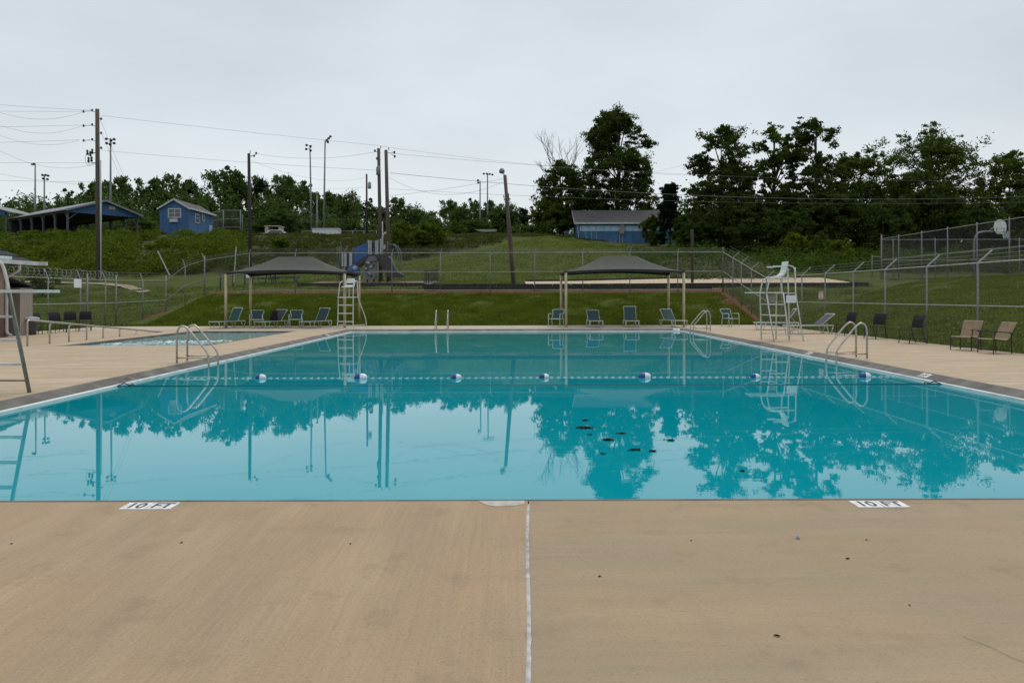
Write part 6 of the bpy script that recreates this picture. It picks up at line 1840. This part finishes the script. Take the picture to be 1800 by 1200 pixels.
def picnic(lab, px, Y, rz, ln):
    X = XX(px, Y)
    t = thing('picnic_table', lab, 'picnic table', (X, Y, gz(X, Y)), rz, 'dark green picnic tables')
    m = M['table_green']
    for k in range(5): MB().box((0, -0.32 + 0.16 * k, 0.76), (ln, 0.14, 0.04)).build('top_plank', m, t)
    for s in (-1, 1):
        for k in range(2): MB().box((0, s * (0.68 + 0.13 * k), 0.46), (ln, 0.12, 0.04)).build('bench_plank', m, t)
        MB().tube([(s * ln * .38, -0.75, 0.42), (s * ln * .38, 0.75, 0.42)], 0.03, 6).build('bench_bar', m, t)
        for yy in (-0.4, 0.4):
            MB().tube([(s * ln * .38, yy, 0), (s * ln * .38, yy * 0.4, 0.74)], 0.035, 6).build('leg', m, t)
picnic('dark green picnic table under the left canopy, left one', 461, 52.0, R(60), 1.5)
picnic('dark green picnic table under the left canopy, right one', 501, 53.5, R(4), 1.9)
for px, yb, Y, lab in ((387.5, 508, 48.6, 'leftmost dark green post behind the left canopy'), (409.5, 504, 50, 'middle dark green post behind the left canopy'), (430.5, 502, 51, 'rightmost dark green post behind the left canopy')):
    p_ = at(px, yb, Y); zg = gz(p_.x, Y)
    t = thing('swing_post', lab, 'post', (p_.x, Y, zg), 0, 'dark green posts behind the left canopy')
    MB().tube([(0, 0, -0.3), (0, 0, at(px, 478, Y).z - zg)], 0.05, 8).build('shaft', M['table_green'], t, smooth=True)
    MB().lathe([(0.05, 0), (0.055, 0.03), (0.02, 0.07)], 8, (0, 0, at(px, 478, Y).z - zg)).build('cap', M['table_green'], t)

# ------------------------------------------------------------------ basketball court behind the right fence
CX = 27.4
cz_ = 2.62
cps = [(CX, Y, cz_) for Y in (26, 28.9, 31.8, 34.7, 37.6, 40.5, 43.3, 46.2, 49.1, 52.0, 54.4)]
fence('court_fence', 'tall court fence facing the pool beyond the right slope', cps, 3.05, None, corner=(10,), rails=(1.0, 0.5), pr=0.035, group='fences of the basketball court')
cps2 = [(CX + 0.03, 54.5, cz_), (CX + 0.9, 54.5, cz_), (CX + 4.0, 54.5, cz_), (CX + 7.1, 54.5, cz_), (CX + 10.2, 54.5, cz_), (CX + 13.3, 54.5, cz_), (CX + 16.4, 54.5, cz_)]
fence('court_fence', 'far end fence of the basketball court', cps2, 3.0, None, rails=(1.0, 0.5), pr=0.035, group='fences of the basketball court')
cps3 = [(XX(1533, 56.0), 56.0, 2.95), (XX(1549.5, 56.0), 56.0, 2.95)]
fence('court_fence', 'short low gate section left of the court fence', cps3, 1.5, None, rails=(1.0,), pr=0.035, group='fences of the basketball court')
ctm = MB().bb((CX + 0.3, 26, 2.2), (CX + 40, 54.2, 2.66))
tag(ctm.build('court_surface', pm('court asphalt', (0.07, 0.072, 0.075), 0.9)), kind='structure')
HY = 47.5
hb_ = Vector((XX(1712, HY), HY, 2.66))
bh2 = thing('basketball_hoop', 'basketball hoop with white fan backboard on a gooseneck pole', 'basketball hoop', hb_)
def hq(x, y, dy=0.0): return at(x, y, HY + dy) - hb_
MB().tube(round_path([(0, 0, -0.1), hq(1712, 425), hq(1716, 411), hq(1727, 407), hq(1745, 407)], 0.5, 7), 0.06, 10).build('gooseneck', M['metal_pole'], bh2, smooth=True)
MB().tube([hq(1737, 407), hq(1747, 399)], 0.03, 6).build('brace', M['metal_pole'], bh2, smooth=True)
fan = []
for k in range(15):
    a = math.pi * (0.0 + k / 14)
    fan.append(hq(1758.5 + 10.8 * math.cos(a), 397 - 11 * math.sin(a)))
fan += [hq(1748, 405), hq(1753, 411), hq(1764, 411), hq(1769, 405)]
bkb = MB().slab(fan, (0.0, 0.04, 0)).build('backboard', M['white_paint'], bh2)
for a_, c_ in (((1752, 401), (1765, 401)), ((1752, 408), (1765, 408)), ((1752, 401), (1752, 408)), ((1765, 401), (1765, 408))):
    MB().bar(hq(*a_, -0.012), hq(*c_, -0.012), 0.03, 0.012).build('target_line', M['ink'], bkb)
rim = hq(1768, 407, -0.4)
rp_ = [rim + Vector((0.225 * math.cos(6.283 * k / 18), 0.225 * math.sin(6.283 * k / 18), 0)) for k in range(19)]
ri = MB().tube(rp_, 0.014, 6, False).build('rim', M['sign_orange'], bh2, smooth=True)
nt_ = MB()
for k in range(12):
    for s in (-1, 1):
        a0, a1 = 6.283 * k / 12, 6.283 * (k + s * 1.2) / 12
        nt_.tube([rim + Vector((0.225 * math.cos(a0), 0.225 * math.sin(a0), 0)), rim + Vector((0.12 * math.cos(a1), 0.12 * math.sin(a1), -0.42))], 0.008, 3, False)
nt_.build('net', M['rope'], ri, kind='stuff')
